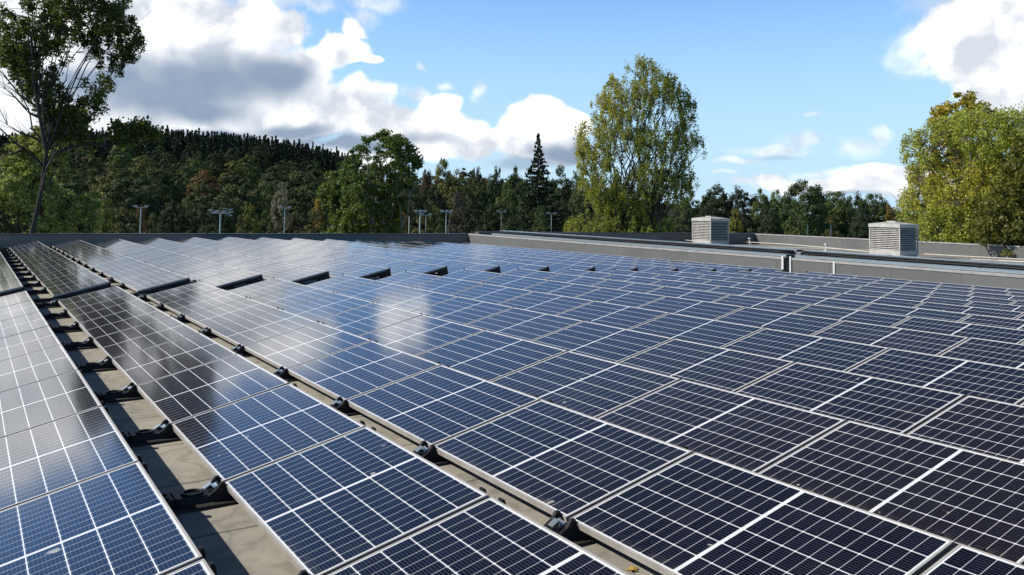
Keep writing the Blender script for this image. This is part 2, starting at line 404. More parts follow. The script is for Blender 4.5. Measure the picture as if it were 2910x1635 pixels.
# far parapet (its inner face is in shade)
PT = 0.50
def far_wall(x0, x1, yf, zb, zt, th=0.42):
    mb = MB(); y0, y1 = yf+SH*x0, yf+SH*x1
    mb.hexa([(x0, y0, zb), (x1, y1, zb), (x1, y1+th, zb), (x0, y0+th, zb), (x0, y0, zt), (x1, y1, zt), (x1, y1+th, zt), (x0, y0+th, zt)]); bpart(mb, 'parapet_wall', UPST)
    mb = MB(); e = 0.035
    mb.hexa([(x0, y0-e, zt+.003), (x1, y1-e, zt+.003), (x1, y1+th+e, zt+.003), (x0, y0+th+e, zt+.003), (x0, y0-e, zt+0.05), (x1, y1-e, zt+0.05), (x1, y1+th+e, zt+0.05), (x0, y0+th+e, zt+0.05)])
    bpart(mb, 'coping', COPING, 0.008)
far_wall(PX0-0.45, 22.88, PYF, -1.2, PT-0.05)
# right hand parapet: its top falls a little towards us
def ptop(y): return 0.318+0.0050*y
def side_wall(x, y0, y1, zb, zt0, zt1, th=0.50, lip=0.05):
    mb = MB()
    mb.hexa([(x, y0, zb), (x+th, y0, zb), (x+th, y1, zb), (x, y1, zb), (x, y0, zt0), (x+th, y0, zt0), (x+th, y1, zt1), (x, y1, zt1)]); bpart(mb, 'parapet_wall', UPST)
    mb = MB(); e = 0.02
    mb.hexa([(x-e, y0, zt0+.003-lip), (x+0.14, y0, zt0+.003-lip*0), (x+0.14, y1, zt1+.003), (x-e, y1, zt1+.003-lip), (x-e, y0, zt0+.012), (x+0.14, y0, zt0+.02), (x+0.14, y1, zt1+.02), (x-e, y1, zt1+.012)])
    bpart(mb, 'lip', LIP)
side_wall(PX1, 13.20, 33.90, -1.2, ptop(13.20), ptop(33.9))
side_wall(PX1, BY0, 12.96, -1.2, ptop(BY0), ptop(12.96))
# expansion joint in the parapet: two white flashings with a dark gap
for (a, b) in ((13.20, 13.28), (12.90, 12.96)):
    mb = MB(); mb.prism([(PX1-0.045, -0.62), (PX1-0.005, -0.62), (PX1-0.005, ptop(13)+0.07), (PX1-0.045, ptop(13)+0.07)], a, b)
    bpart(mb, 'joint_flashing', WHITEP, 0.008)
mb = MB(); mb.box(PX1+0.03, PX1+0.45, 12.96, 13.20, -0.8, ptop(13)-0.06); bpart(mb, 'joint_filler', BLACK)
mb = MB(); mb.prism([(PX1-0.03, -0.6), (PX1-0.003, -0.6), (PX1-0.003, ptop(11.3)+0.0), (PX1-0.03, ptop(11.3)+0.0)], 11.27, 11.33); bpart(mb, 'seam_strip', WHITEP)
# left parapet and rear parapet (beside and behind the photographer)
mb = MB(); mb.box(PX0-0.45, PX0, BY0, PYF+0.05, -1.4, -0.05); bpart(mb, 'parapet_wall', UPST)
mb = MB(); mb.box(PX0-0.45, 44.2, BY0-0.45, BY0-0.002, -1.4, 0.1); bpart(mb, 'parapet_wall', UPST)
# second roof beyond the right parapet
Z2, X2 = -0.17, 43.7
mb = MB(); mb.v = [(22.80, BY0, Z2), (X2+0.1, BY0, Z2), (X2+0.1, 34.1, Z2), (22.80, 34.1, Z2)]; mb.f = [(0, 1, 2, 3)]; bpart(mb, 'second_roof', ROOF2)
mb = MB(); zt = 0.49
mb.hexa([(22.95, 33.90, -1.2), (44.15, 33.75, -1.2), (44.15, 34.15, -1.2), (22.95, 34.30, -1.2), (22.95, 33.90, zt+.07), (44.15, 33.75, zt), (44.15, 34.15, zt), (22.95, 34.30, zt+.07)]); bpart(mb, 'parapet_wall', UPST)
mb = MB()
mb.hexa([(22.95, 33.86, zt+.073), (44.15, 33.71, zt+.003), (44.15, 34.19, zt+.003), (22.95, 34.34, zt+.073), (22.95, 33.86, zt+.11), (44.15, 33.71, zt+.04), (44.15, 34.19, zt+.04), (22.95, 34.34, zt+.11)]); bpart(mb, 'coping', COPING)
mb = MB(); mb.hexa([(X2, BY0, -1.2), (X2+0.45, BY0, -1.2), (X2+0.45, 33.70, -1.2), (X2, 33.70, -1.2), (X2, BY0, 0.27), (X2+0.45, BY0, 0.27), (X2+0.45, 33.70, 0.487), (X2, 33.70, 0.487)]); bpart(mb, 'parapet_wall', UPST)
mb = MB(); mb.hexa([(X2-0.03, BY0, 0.24), (X2+0.10, BY0, 0.273), (X2+0.10, 33.70, 0.490), (X2-0.03, 33.70, 0.455), (X2-0.03, BY0, 0.29), (X2+0.10, BY0, 0.31), (X2+0.10, 33.70, 0.525), (X2-0.03, 33.70, 0.505)]); bpart(mb, 'lip', LIP)
# outer walls down to the ground
mb = MB(); mb.box(PX0-0.44, 44.1, BY0-0.40, 33.8, GZ-0.3, -1.15); bpart(mb, 'outer_wall', BRICK)

# cable trays on the right parapet
def tray(x0, x1, za, y0, y1, label):
    t = empty('cable_tray', (x0, y0, za)); tag(t, label, 'cable tray', 'galvanised cable trays on the parapet')
    Ln = y1-y0; rise = 0.0050*Ln; wd = x1-x0
    def hx(a, b, c0, c1): return [(a, 0, c0), (b, 0, c0), (b, Ln, c0+rise), (a, Ln, c0+rise), (a, 0, c1), (b, 0, c1), (b, Ln, c1+rise), (a, Ln, c1+rise)]
    m1 = MB(); m1.hexa(hx(0.004, wd-0.004, 0, 0.004)); m1.build('tray_bed', GALV, t)
    for q in (0, wd-0.004):
        m1 = MB(); m1.hexa(hx(q, q+0.004, 0, 0.075)); m1.build('side_flange', GALV, t)
    m1 = MB(); m1.hexa(hx(0.006, wd-0.006, 0.066, 0.072)); m1.build('lid', GALV, t)
    k = 0.4
    while k < Ln:
        m1 = MB(); zz = rise*k/Ln; m1.box(-0.02, wd+0.02, k, k+0.05, zz-0.05, zz-0.003); k += 1.5
        m1.build('bearer', BLACK, t)
    k = 3.0
    while k < Ln:
        zz = rise*k/Ln; MB().box(-0.003, wd+0.003, k, k+0.12, zz+0.076, zz+0.083).build('joint_plate', ALU, t); k += 3.0
    return t
for (x0, x1, h) in ((22.50, 22.72, 0.035), (23.00, 23.30, 0.185)):
    nm = 'near galvanised cable tray' if x0 < 22.8 else 'far galvanised cable tray'
    tray(x0, x1, ptop(13.25)+h, 13.25, 31.8, nm + (' along the parapet beyond the white expansion joint' ))
    tray(x0, x1, ptop(BY0)+h, BY0, 12.9, nm + (' along the parapet nearer than the white expansion joint'))
for (y0, y1, nm) in ((13.25, 31.8, 'beyond'), (BY0, 12.9, 'nearer than')):
    for (x, z, w_) in ((22.80, 0.155, 'lower'), (22.88, 0.205, 'upper')):
        Mx = MB(); Mx.tube([(x+0.008*math.sin(y*1.3), y, ptop(y)+z-0.0*y) for y in np.linspace(y0, y1, 24)], 0.032, 8); o = Mx.build('cable_run', BLACK, None, 0, True)
        tag(o, '%s thick black cable between the trays %s the white expansion joint' % (w_, nm), 'cable', 'thick black cables between the trays')
        Mx = MB()
    mb = MB(); mb.hexa([(22.94, y0, ptop(y0)), (22.97, y0, ptop(y0)), (22.97, y1, ptop(y1)), (22.94, y1, ptop(y1)), (22.94, y0, ptop(y0)+0.175), (22.97, y0, ptop(y0)+0.175), (22.97, y1, ptop(y1)+0.175), (22.94, y1, ptop(y1)+0.175)])
    bpart(mb, 'dark_kerb', COPING)
# loop of spare cable at the joint
cb = MB(); pts = [(22.55+0.08*math.sin(t*2*PI)+0.1*t, 12.65-0.55*t+0.05*math.cos(t*9), ptop(12.9)+0.12+0.05*math.sin(t*PI)) for t in np.linspace(0, 1, 24)]
o = cb.tube(pts, 0.014, 6).build('spare_cable', BLACK); tag(o, 'black spare cable looped over the near tray beside the expansion joint', 'cable')

# ------------------------------------------------------------------ panels
ORD = ['zeroth', 'first', 'second', 'third', 'fourth', 'fifth', 'sixth', 'seventh', 'eighth', 'ninth', 'tenth', 'eleventh', 'twelfth', 'thirteenth', 'fourteenth', 'fifteenth', 'sixteenth']
def frame_mesh():
    m = MB(); t = 0.012; h0, h1 = -0.034, 0.0015
    m.box(0, t, 0, L, h0, h1); m.box(W-t, W, 0, L, h0, h1); m.box(t, W-t, 0, t, h0, h1); m.box(t, W-t, L-t, L, h0, h1)
    return m
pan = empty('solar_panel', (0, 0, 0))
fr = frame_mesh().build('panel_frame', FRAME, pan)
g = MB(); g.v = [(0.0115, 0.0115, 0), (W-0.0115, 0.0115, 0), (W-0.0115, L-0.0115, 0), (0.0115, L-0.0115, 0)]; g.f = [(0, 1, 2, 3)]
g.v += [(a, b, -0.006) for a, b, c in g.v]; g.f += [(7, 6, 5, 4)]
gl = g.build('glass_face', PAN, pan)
st = MB().box(0.0, W-0.002, L+0.0005, PITCH_Y-0.0005, -0.045, -0.003).build('gap_shade_strip', BLACK, pan)  # black strip standing in for the shade in the gap between panels
jb = MB().box(W/2-0.05, W/2+0.05, L/2-0.2, L/2-0.12, -0.03, -0.0065).build('junction_box', BLACK, pan)

def shown(pts, mx=60):
    q = [proj(p) for p in pts]; q = [a for a in q if a]
    if not q: return False
    xs = [a[0] for a in q]; ys = [a[1] for a in q]
    return max(xs) > -mx and min(xs) < 2910+mx and min(ys) < 1635+mx and max(ys) > 0
def rowbase(i, blk, k):
    y = (k*PITCH_Y if blk == 'f' else B0+k*PITCH_Y)+SH*i*P
    return Vector((i*P, y, ZI[i]))
places = []
for i in range(15):
    for k in range(-8, 7): places.append((i, 'f', k))
    for k in range(NB): places.append((i, 'b', k))
use = []
for (i, b, k) in places:
    o = rowbase(i, b, k); hx = Vector((W*math.cos(TILT), 0, W*math.sin(TILT)))
    pts = [o+hx*s+Vector((0, L*t, 0)) for s in (0, 0.5, 1) for t in (0, 0.5, 1)]
    if shown(pts): use.append((i, b, k))
pass
use.sort(key=lambda q: (rowbase(*q)-CAM).length)
far_ones = use[300:]; use = use[:300]
first = True
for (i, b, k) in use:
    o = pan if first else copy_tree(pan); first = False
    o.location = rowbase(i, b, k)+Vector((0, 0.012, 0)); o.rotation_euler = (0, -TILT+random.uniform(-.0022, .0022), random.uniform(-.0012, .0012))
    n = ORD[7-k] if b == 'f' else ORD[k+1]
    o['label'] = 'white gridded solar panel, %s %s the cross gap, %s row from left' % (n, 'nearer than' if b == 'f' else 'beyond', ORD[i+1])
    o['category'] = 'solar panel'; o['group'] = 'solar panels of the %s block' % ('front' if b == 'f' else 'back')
if far_ones:
    m1 = MB(); M_ = []
    print('merged', len(far_ones))
    for (i, b, k) in far_ones:
        mt = Matrix.Translation(rowbase(i, b, k)+Vector((0, .012, 0))) @ Matrix.Rotation(-TILT, 4, 'Y')
        m1.box(0, W, 0, L, -0.034, 0.0, mt)
    tag(m1.build('solar_panels', PAN), 'last dark blue solar panels by the far parapet', 'solar panels', None, 'stuff')

# ------------------------------------------------------------------ supports under the panels
GAP = P-W*math.cos(TILT)
HX, HZ = W*math.cos(TILT), W*math.sin(TILT)
def make_support(end=False):
    t = empty('panel_support', (0, 0, 0)); zb = -CLR+0.004
    m = MB(); m.box(-GAP-0.03, HX+0.03, -0.15, 0.15, zb, zb+0.014); m.build('rubber_mat', RUBBER, t)
    m = MB()                                        # tray that runs up to the low edge
    m.hexa([(-GAP+0.02, -0.075, zb+.015), (0.12, -0.085, zb+.015), (0.12, 0.085, zb+.015), (-GAP+0.02, 0.075, zb+.015),
            (-GAP+0.04, -0.06, zb+.055), (0.10, -0.07, zb+.058), (0.10, 0.07, zb+.058), (-GAP+0.04, 0.06, zb+.055)])
    m.box(-GAP-0.02, -GAP+0.05, -0.045, 0.045, zb+.016, zb+.075); m.box(-0.30, -0.265, -0.095, 0.095, zb+.016, zb+.066)
    m.prism([(-0.11, zb+.05), (0.0, zb+.05), (0.02, 0.0-0.03), (-0.006, 0.022), (-0.03, 0.02), (-0.06, -0.02)], -0.085, -0.06)
    m.prism([(-0.11, zb+.05), (0.0, zb+.05), (0.02, 0.0-0.03), (-0.006, 0.022), (-0.03, 0.02), (-0.06, -0.02)], 0.06, 0.085)
    m.build('base_tray', BLACK, t)
    for cx in (-0.185, -0.39):
        m = MB(); a = [(cx+0.062*math.cos(q), 0.055*math.sin(q), zb+.062) for q in np.linspace(0, 2*PI, 21)]
        m.tube(a, 0.009, 6, False); m.build('ring', BLACK, t)
    m = MB(); mt = Matrix.Translation((-0.095, -0.005, zb+.095)) @ Matrix.Rotation(-0.55, 4, 'Y')
    m.box(-0.030, 0.026, -0.022, 0.022, -0.003, 0.003, mt); m.box(0.02, 0.05, -0.036, 0.036, -0.03, -0.026, mt)
    m.tube([(-0.03, 0.03, zb+.05), (-0.03, 0.03, zb+.10)], 0.006, 6); m.build('clamp', GALV, t)
    m = MB()                                        # rear column under the high edge
    z1 = HZ-0.042
    m.hexa([(HX-0.20, -0.08, zb+.015), (HX+0.01, -0.08, zb+.015), (HX+0.01, 0.08, zb+.015), (HX-0.20, 0.08, zb+.015),
            (HX-0.13, -0.05, z1-0.03), (HX-0.01, -0.05, z1), (HX-0.01, 0.05, z1), (HX-0.13, 0.05, z1-0.03)])
    for s in (-1, 1):
        m.prism([(HX-0.03, zb+.02), (HX+0.075, zb+.02), (HX+0.030, HZ-0.01), (HX+0.022, HZ+0.010), (HX+0.006, HZ+0.012), (HX+0.006, HZ-0.05)], s*0.10-0.02, s*0.10+0.02)
    m.build('rear_column', BLACK, t)
    m = MB(); s = math.tan(TILT); m.prism([(0.02, -0.075), (HX-0.05, (HX-0.05)*s-0.075), (HX-0.05, (HX-0.05)*s-0.040), (0.02, -0.036)], -0.02, 0.02); m.build('sloping_rail', BLACK, t)
    return t
sup = make_support(); jobs = []
for i in range(15):
    for k in range(-7, 8):
        if k == 7 or i <= 8: jobs.append((i, 'f', k))
    for k in range(0, NB+1):
        if i <= 4 or (i <= 7 and k < 7): jobs.append((i, 'b', k))
vis = []
for (i, b, k) in jobs:
    o = rowbase(i, b, k)
    if shown([o+Vector((-GAP, 0, -CLR)), o+Vector((HX, 0, HZ))], 10): vis.append((i, b, k))
pass
first = True
for (i, b, k) in vis:
    if b == 'b' and k == 0: continue
    o = sup if first else copy_tree(sup); first = False
    o.location = rowbase(i, b, k)
    if b == 'f' and k == 7: n = 'ending the front block'
    elif b == 'f': n = '%s joint nearer than cross gap' % ORD[7-k]
    elif k == NB: n = 'ending the back block'
    else: n = '%s joint beyond the cross gap' % ORD[k]
    o['label'] = 'black panel support, %s, %s row from left' % (n, ORD[i+1])
    o['category'] = 'panel support'; o['group'] = 'black supports under the panel joints'
# end stand of each row of the back block, open side seen across the gap
def make_end():
    t = empty('row_end_stand', (0, 0, 0)); zb = -CLR+0.004; s = math.tan(TILT)
    m = MB(); m.box(-GAP-0.02, HX+0.10, -0.13, 0.02, zb, zb+0.012); m.build('rubber_mat', RUBBER, t)
    m = MB(); m.box(-0.02, HX+0.06, -0.05, -0.01, zb+.013, zb+.05); m.build('base_rail', BLACK, t)
    m = MB(); m.box(-0.30, HX+0.10, -0.075, -0.055, zb+.034, zb+.044); m.build('cable_conduit', GALV, t)
    m = MB(); m.prism([(-0.02, -0.07), (HX-0.02, (HX-0.02)*s-0.085), (HX+0.005, HZ-0.02), (HX+0.012, HZ+0.014), (HX-0.02, HZ-0.036), (-0.03, -0.036)], -0.045, -0.005); m.build('sloping_rail', BLACK, t)
    m = MB(); m.hexa([(HX-0.22, -0.06, zb+.014), (HX+0.07, -0.06, zb+.014), (HX+0.07, 0.10, zb+.014), (HX-0.22, 0.10, zb+.014),
                      (HX-0.20, -0.05, (HX-0.2)*s-0.08), (HX+0.012, -0.05, HZ-0.0), (HX+0.012, 0.05, HZ-0.0), (HX-0.20, 0.05, (HX-0.2)*s-0.08)]); m.build('rear_column', BLACK, t, 0.012)
    m = MB(); m.prism([(-0.03, zb+.05), (0.42, zb+.05), (0.42, 0.42*s-0.07), (-0.03, -0.05)], 0.0, 0.03); m.build('wedge_plate', BLACK, t)
    m = MB(); m.hexa([(-GAP+0.02, -0.09, zb+.015), (0.0, -0.09, zb+.015), (0.0, 0.05, zb+.015), (-GAP+0.02, 0.05, zb+.015),
                      (-GAP+0.06, -0.07, zb+.055), (0.0, -0.07, zb+.06), (0.0, 0.04, zb+.06), (-GAP+0.06, 0.04, zb+.055)]); m.build('base_tray', BLACK, t)
    return t
es = make_end(); first = True
for i in range(15):
    o = es if first else copy_tree(es); first = False
    o.location = rowbase(i, 'b', 0)
    o['label'] = 'black open stand at the near end of the back block, %s row from the left' % ORD[i+1]
    o['category'] = 'row end stand'; o['group'] = 'black end stands facing the cross gap'

# ------------------------------------------------------------------ louvred roof vents
def vent(x, y, s, h, sy, label):
    t = empty('roof_vent', (x, y, Z2)); tag(t, label, 'roof vent', 'louvred roof vents on the far roof')
    m = MB(); m.box(0.06, s-0.06, 0.06, sy-0.06, 0.0, 0.16); m.build('curb', UPST, t)
    m = MB(); m.box(0, s, 0, sy, 0.13, 0.36); m.build('skirt', LOUV, t, 0.01)
    hb = h-0.30
    m = MB(); m.box(0.09, s-0.09, 0.09, sy-0.09, 0.361, hb); m.build('dark_core', BLACK, t)
    for (a, b) in ((0, 0), (s-0.05, 0), (s-0.05, sy-0.05), (0, sy-0.05)):
        m = MB(); m.box(a, a+0.05, b, b+0.05, 0.361, hb); m.build('corner_post', LOUV, t, 0.006)
    n = 12; dz = (hb-0.37)/n
    for side in range(4):
        m = MB()
        for k in range(n):
            z = 0.375+k*dz; d = 0.075
            if side in (0, 2):
                xa = 0.005 if side == 0 else s-0.005; sg = 1 if side == 0 else -1
                m.prism([(xa, z), (xa+sg*0.008, z), (xa+sg*d, z+dz*0.55), (xa+sg*(d-0.008), z+dz*0.55)], 0.052, sy-0.052)
            else:
                ya = 0.005 if side == 1 else sy-0.005; sg = 1 if side == 1 else -1
                m.hexa([(0.052, ya, z), (s-0.052, ya, z), (s-0.052, ya+sg*.008, z), (0.052, ya+sg*.008, z), (0.052, ya+sg*(d-.008), z+dz*.55), (s-0.052, ya+sg*(d-.008), z+dz*.55), (s-0.052, ya+sg*d, z+dz*.55), (0.052, ya+sg*d, z+dz*.55)])
        m.build('louvre_bank', LOUV, t)
    e = 0.025
    m = MB(); m.hexa([(-e, -e, hb+.002), (s+e, -e, hb+.002), (s+e, sy+e, hb+.002), (-e, sy+e, hb+.002), (-e, -e, hb+0.17), (s+e, -e, hb+0.17), (s+e, sy+e, hb+0.17), (-e, sy+e, hb+0.17)])
    m.hexa([(-e+.01, -e+.01, hb+.171), (s+e-.01, -e+.01, hb+.171), (s+e-.01, sy+e-.01, hb+.171), (-e+.01, sy+e-.01, hb+.171), (s*.32, sy*.32, h-0.04), (s*.68, sy*.32, h-0.04), (s*.68, sy*.68, h-0.04), (s*.32, sy*.68, h-0.04)])
    cp = m.build('cap', LOUV, t, 0.012)
    m = MB(); m.box(s*.36, s*.64, sy*.36, sy*.64, h-0.039, h+0.015); m.build('cap_plug', LOUV, cp, 0.01)
vent(36.92, 30.95, 1.52, 1.78, 1.55, 'grey louvred roof vent nearer the dark far parapet, smaller in view')
vent(36.75, 18.70, 1.45, 1.72, 1.62, 'grey louvred roof vent standing before the yellow green willow, larger in view')

# lightning conductor on the second roof
def onroof(x, y, z): d = ray(x, y); return CAM + d*((z-CAM.z)/d.z)
def tape(name, pix, z, label, r=0.016, posts=()):
    pts = [onroof(a, b, z) for a, b in pix]; m = MB()
    o = m.tube(pts, r, 6).build(name, TAPE); tag(o, label, 'conductor tape', 'lightning conductor tapes')
tape('conductor_tape', [(2118, 688), (2230, 694), (2350, 704), (2470, 716)], Z2+0.30, 'cream conductor tape rising from the corner block towards the larger vent', 0.02)
tape('conductor_tape', [(2180, 702), (2280, 705), (2400, 709), (2470, 711)], Z2+0.05, 'cream conductor tape lying on the roof foot of the sunlit parapet', 0.02)
tape('conductor_tape', [(1930, 680), (1968, 685)], Z2+0.30, 'short cream conductor tape between a white post and the smaller vent', 0.018)
tape('conductor_tape', [(2625, 722), (2730, 728), (2910, 737)], Z2+0.05, 'cream conductor tape on the roof beyond the larger vent', 0.02)
tape('conductor_tape', [(2760, 738), (2840, 741), (2960, 747)], Z2+0.03, 'pale strip lying nearest the tray at the right edge', 0.03)
for (x, y, l) in ((1886, 687, 'white conductor post farthest left on the second roof'), (1927, 688, 'white conductor post just left of the smaller vent'),
                  (2130, 695, 'white conductor post at the corner of the shaded and sunlit parapet'), (2347, 715, 'white conductor post on open roof between the two vents')):
    p = onroof(x, y, Z2); t = empty('conductor_post', p); tag(t, l, 'conductor post', 'white conductor posts')
    MB().box(-.10, .10, -.10, .10, 0.004, 0.06).build('foot', WHITEP, t, 0.01)
    MB().tube([(0, 0, .061), (0, 0, 0.36)], [0.035, 0.03], 8).build('stem', WHITEP, t)
    MB().box(-.07, .07, -.07, .07, 0.361, 0.42).build('cap', WHITEP, t, 0.01)

# ------------------------------------------------------------------ trees
def leaf_material(name, rough=0.55, transl=0.35):
    M = Mat(name, rough=rough, spec=0.35); t = M.t
    a = M.n('ShaderNodeAttribute'); a.attribute_name = 'tint'
    colr = a.outputs['Color']
    if 'distant' in name:
        oi = M.n('ShaderNodeObjectInfo'); vr = M.ramp(oi.outputs['Random'], 0.0, 1.0, 0.55, 1.65)
        cb = M.n('ShaderNodeCombineXYZ'); M.l(vr, cb.inputs[0]); M.l(vr, cb.inputs[1]); M.l(M.mt('POWER', vr, 0.7), cb.inputs[2]); colr = M.mix(1.0, colr, cb.outputs[0], 'MULTIPLY')
    M.set('color', colr)
    tr = M.n('ShaderNodeBsdfTranslucent'); mx = M.n('ShaderNodeMixShader'); mx.inputs[0].default_value = transl
    bri = M.mix(1.0, a.outputs['Color'], (1.25, 1.25, 0.75), 'MULTIPLY'); M.l(bri, tr.inputs['Color'])
    out = [n for n in t.nodes if n.type == 'OUTPUT_MATERIAL'][0]
    M.l(M.b.outputs[0], mx.inputs[1]); M.l(tr.outputs[0], mx.inputs[2]); M.l(mx.outputs[0], out.inputs[0])
    return M.m
LEAF = leaf_material('foliage', 0.5, 0.42); LEAF_FAR = leaf_material('foliage_distant', 0.75, 0.15)
BARK = mottled('bark_grey_brown', (0.060, 0.052, 0.042), (0.11, 0.10, 0.085), 3, 0.9, 0, (1, 1, 0.3))
BARKD = mottled('bark_dark', (0.030, 0.026, 0.022), (0.05, 0.045, 0.038), 3, 0.9, 0, (1, 1, 0.3))
BIRCH = mottled('bark_pale', (0.30, 0.29, 0.26), (0.16, 0.15, 0.13), 4, 0.8, 0, (1, 1, 0.5))

def leaf_mesh(name, pts, size, cols, mat, elong=1.5, nrm=None, bias=0.0, jitter=0.25):
    """one small diamond shaped leaf (or spray of leaves) at every point"""
    pts = np.asarray(pts, float); n = len(pts)
    a = RNG.normal(size=(n, 3))
    if nrm is not None:
        q = nrm*bias+RNG.normal(size=(n, 3))*0.55; q /= np.linalg.norm(q, axis=1)[:, None]; a -= (a*q).sum(1)[:, None]*q
    a /= np.linalg.norm(a, axis=1)[:, None]
    b = np.cross(q, a) if nrm is not None else RNG.normal(size=(n, 3)); b -= (b*a).sum(1)[:, None]*a; b /= np.linalg.norm(b, axis=1)[:, None]
    s = (size*(1+jitter*RNG.normal(size=n)).clip(0.4, 2.0))[:, None]
    A = a*s*0.5*elong; B = b*s*0.5
    V = np.stack([pts-A, pts+B*0.9, pts+A, pts-B*0.9], 1).reshape(-1, 3)
    me = bpy.data.meshes.new(name); me.vertices.add(4*n); me.vertices.foreach_set('co', V.ravel())
    me.loops.add(4*n); me.loops.foreach_set('vertex_index', np.arange(4*n))
    me.polygons.add(n); me.polygons.foreach_set('loop_start', np.arange(n)*4); me.polygons.foreach_set('loop_total', np.full(n, 4))
    at_ = me.attributes.new('tint', 'FLOAT_COLOR', 'FACE')
    c4 = np.ones((n, 4)); c4[:, :3] = cols; at_.data.foreach_set('color', c4.ravel())
    me.materials.append(mat); me.update(); me.validate(); return me

def interp_env(env, z):                           # env rows: z, left, right (metres, seen from the roof)
    e = np.asarray(sorted(env)); return np.interp(z, e[:, 0], e[:, 1]), np.interp(z, e[:, 0], e[:, 2])

def shape_tree(env, nclump, cr, nleaf, leafsize, palette, hole=0.0, depth=0.8, trunk=None, ntop=None, limbs=14, trunk_r=0.3, fork=0.25, rise=1.0,
               mats=None, names=('tree', 'crown', 'trunk'), bare=0, leafmat=None, twig=0.022, sweep=0.0, elong=1.5, shell=0.35, clumpz=0.7, stems=1, basex=0.0, bias=0.35, limbr=0.5):
    """env: silhouette; clumps are scattered inside it, limbs are grown to reach them"""
    zs = sorted(e[0] for e in env); z0, z1 = zs[0], zs[-1]
    cl = []; tries = 0
    fz = RNG.uniform(0, 100, 3)
    while len(cl) < nclump and tries < nclump*60:
        tries += 1
        z = RNG.uniform(z0, z1); l, r = interp_env(env, z); c, h = (l+r)/2, (r-l)/2
        if RNG.random() > h/ max((e[2]-e[1])/2 for e in env): continue
        rr = math.sqrt(RNG.random()); 
        if RNG.random() < shell: rr = max(rr, RNG.uniform(0.75, 1.0))
        a = RNG.uniform(0, 2*PI); x = c+h*rr*math.cos(a); y = h*depth*rr*math.sin(a)
        if hole > 0:
            q = math.sin(x*1.1+fz[0])*math.sin(z*0.9+fz[1])*1.0+0.6*math.sin(x*2.3+z*1.7+fz[2])*math.sin(y*1.3)
            if q > 1-hole*1.6: continue
        cl.append((x, y, z))
    cl = np.array(cl)
    # limbs
    gz = trunk if trunk is not None else z0
    mb = MB(); nodes = []
    H = z1-gz
    def limb(p0, p1, r0, r1, n=7, bow=0.25):
        p0, p1 = np.array(p0, float), np.array(p1, float); d = p1-p0; pts = []
        side = RNG.normal(size=3)*0.04*np.linalg.norm(d)
        for i in range(n):
            t = i/(n-1); q = p0+d*t
            q[0] -= d[0]*bow*math.sin(PI*t)*0.5; q[1] -= d[1]*bow*math.sin(PI*t)*0.5; q += side*math.sin(PI*t)+RNG.normal(size=3)*0.012*np.linalg.norm(d)*(0 < i < n-1)
            pts.append(tuple(q))
        rad = [r0+(r1-r0)*(i/(n-1))**0.8 for i in range(n)]
        mb.tube(pts, rad, 6 if r0 > 0.05 else 4, False)
        for q, r_ in zip(pts, rad): nodes.append((q[0], q[1], q[2], r_))
        return pts
    fz_ = gz+H*fork
    tips = cl[RNG.choice(len(cl), min(limbs, len(cl)), replace=False)] if len(cl) else []
    trunks = []
    for sidx in range(stems):
        bx = basex+(sidx-(stems-1)/2)*trunk_r*2.2; top = (basex+(RNG.normal()*0.3+(sidx-(stems-1)/2)*1.1), RNG.normal()*0.3, z1-H*0.12 if stems == 1 else z1-H*RNG.uniform(.1, .35))
        if sweep: top = (top[0]+sweep, top[1], top[2])
        trunks.append(limb((bx, RNG.normal()*0.1*(stems > 1), gz), top, trunk_r, trunk_r*0.12, 12, 0.1))
    for tp in tips:
        tr_ = trunks[RNG.integers(len(trunks))]
        zz = max(fz_+RNG.uniform(0, .08)*H, min(tp[2]-rise*math.hypot(tp[0]-tr_[5][0], tp[1])*1.0-0.1*H, z1-0.3*H)); zz = min(zz, max(tp[2]-0.5, gz+0.12*H))
        k = min(range(len(tr_)), key=lambda q: abs(tr_[q][2]-zz)); b_ = tr_[k]
        rr = trunk_r*(1-0.8*(b_[2]-gz)/H)*limbr
        limb(b_, tp, max(rr, 0.04), twig, 8)
    nd = np.array(nodes)
    # clumps hang on twigs
    for c in cl:
        below = nd[nd[:, 2] < c[2]+0.2]
        if not len(below): continue
        d = np.linalg.norm(below[:, :3]-c, axis=1)*(1+0.6*(c[2]-below[:, 2] < 0)); b_ = below[np.argmin(d)]
        if np.linalg.norm(b_[:3]-c) > 0.4:
            mid = (b_[:3]+c)/2+np.array([0, 0, 0.06])*np.linalg.norm(b_[:3]-c)
            mb.tube([tuple(b_[:3]), tuple(mid), tuple(c)], [min(b_[3], twig*1.1), twig*0.8, twig*0.35], 4, False)
    for _ in range(bare):                          # leafless twigs that poke out
        c = cl[RNG.integers(len(cl))]; l, r = interp_env(env, c[2]); sgn = 1 if c[0] > (l+r)/2 else -1
        mb.tube([tuple(c), tuple(c+np.array([sgn*0.7, 0, 0.7])*RNG.uniform(.5, 1.4))], [twig*0.5, twig*0.2], 3, False)
    per = max(1, nleaf//max(1, len(cl)))
    crs = cr*RNG.uniform(0.55, 1.25, len(cl))
    off = RNG.normal(size=(len(cl), per, 3)); off /= np.linalg.norm(off, axis=2)[:, :, None]; off *= (RNG.random((len(cl), per, 1))**0.45)
    off[:, :, 2] *= clumpz
    pts = (cl[:, None, :]+off*crs[:, None, None]).reshape(-1, 3)
    tone = np.repeat(RNG.uniform(0, 1, len(cl)), per)
    cols = palette(pts, tone, z0, z1)
    cz = (z0+z1)/2; ctr = pts-np.array([0, 0, z0+(z1-z0)*0.42]); ctr[:, 2] *= 0.8; ctr /= np.linalg.norm(ctr, axis=1)[:, None]+1e-6
    loc = off.reshape(-1, 3)/(np.linalg.norm(off.reshape(-1, 3), axis=1)[:, None]+1e-6)
    nrm = ctr*0.5+loc*0.8+np.array([0, 0, 0.25])
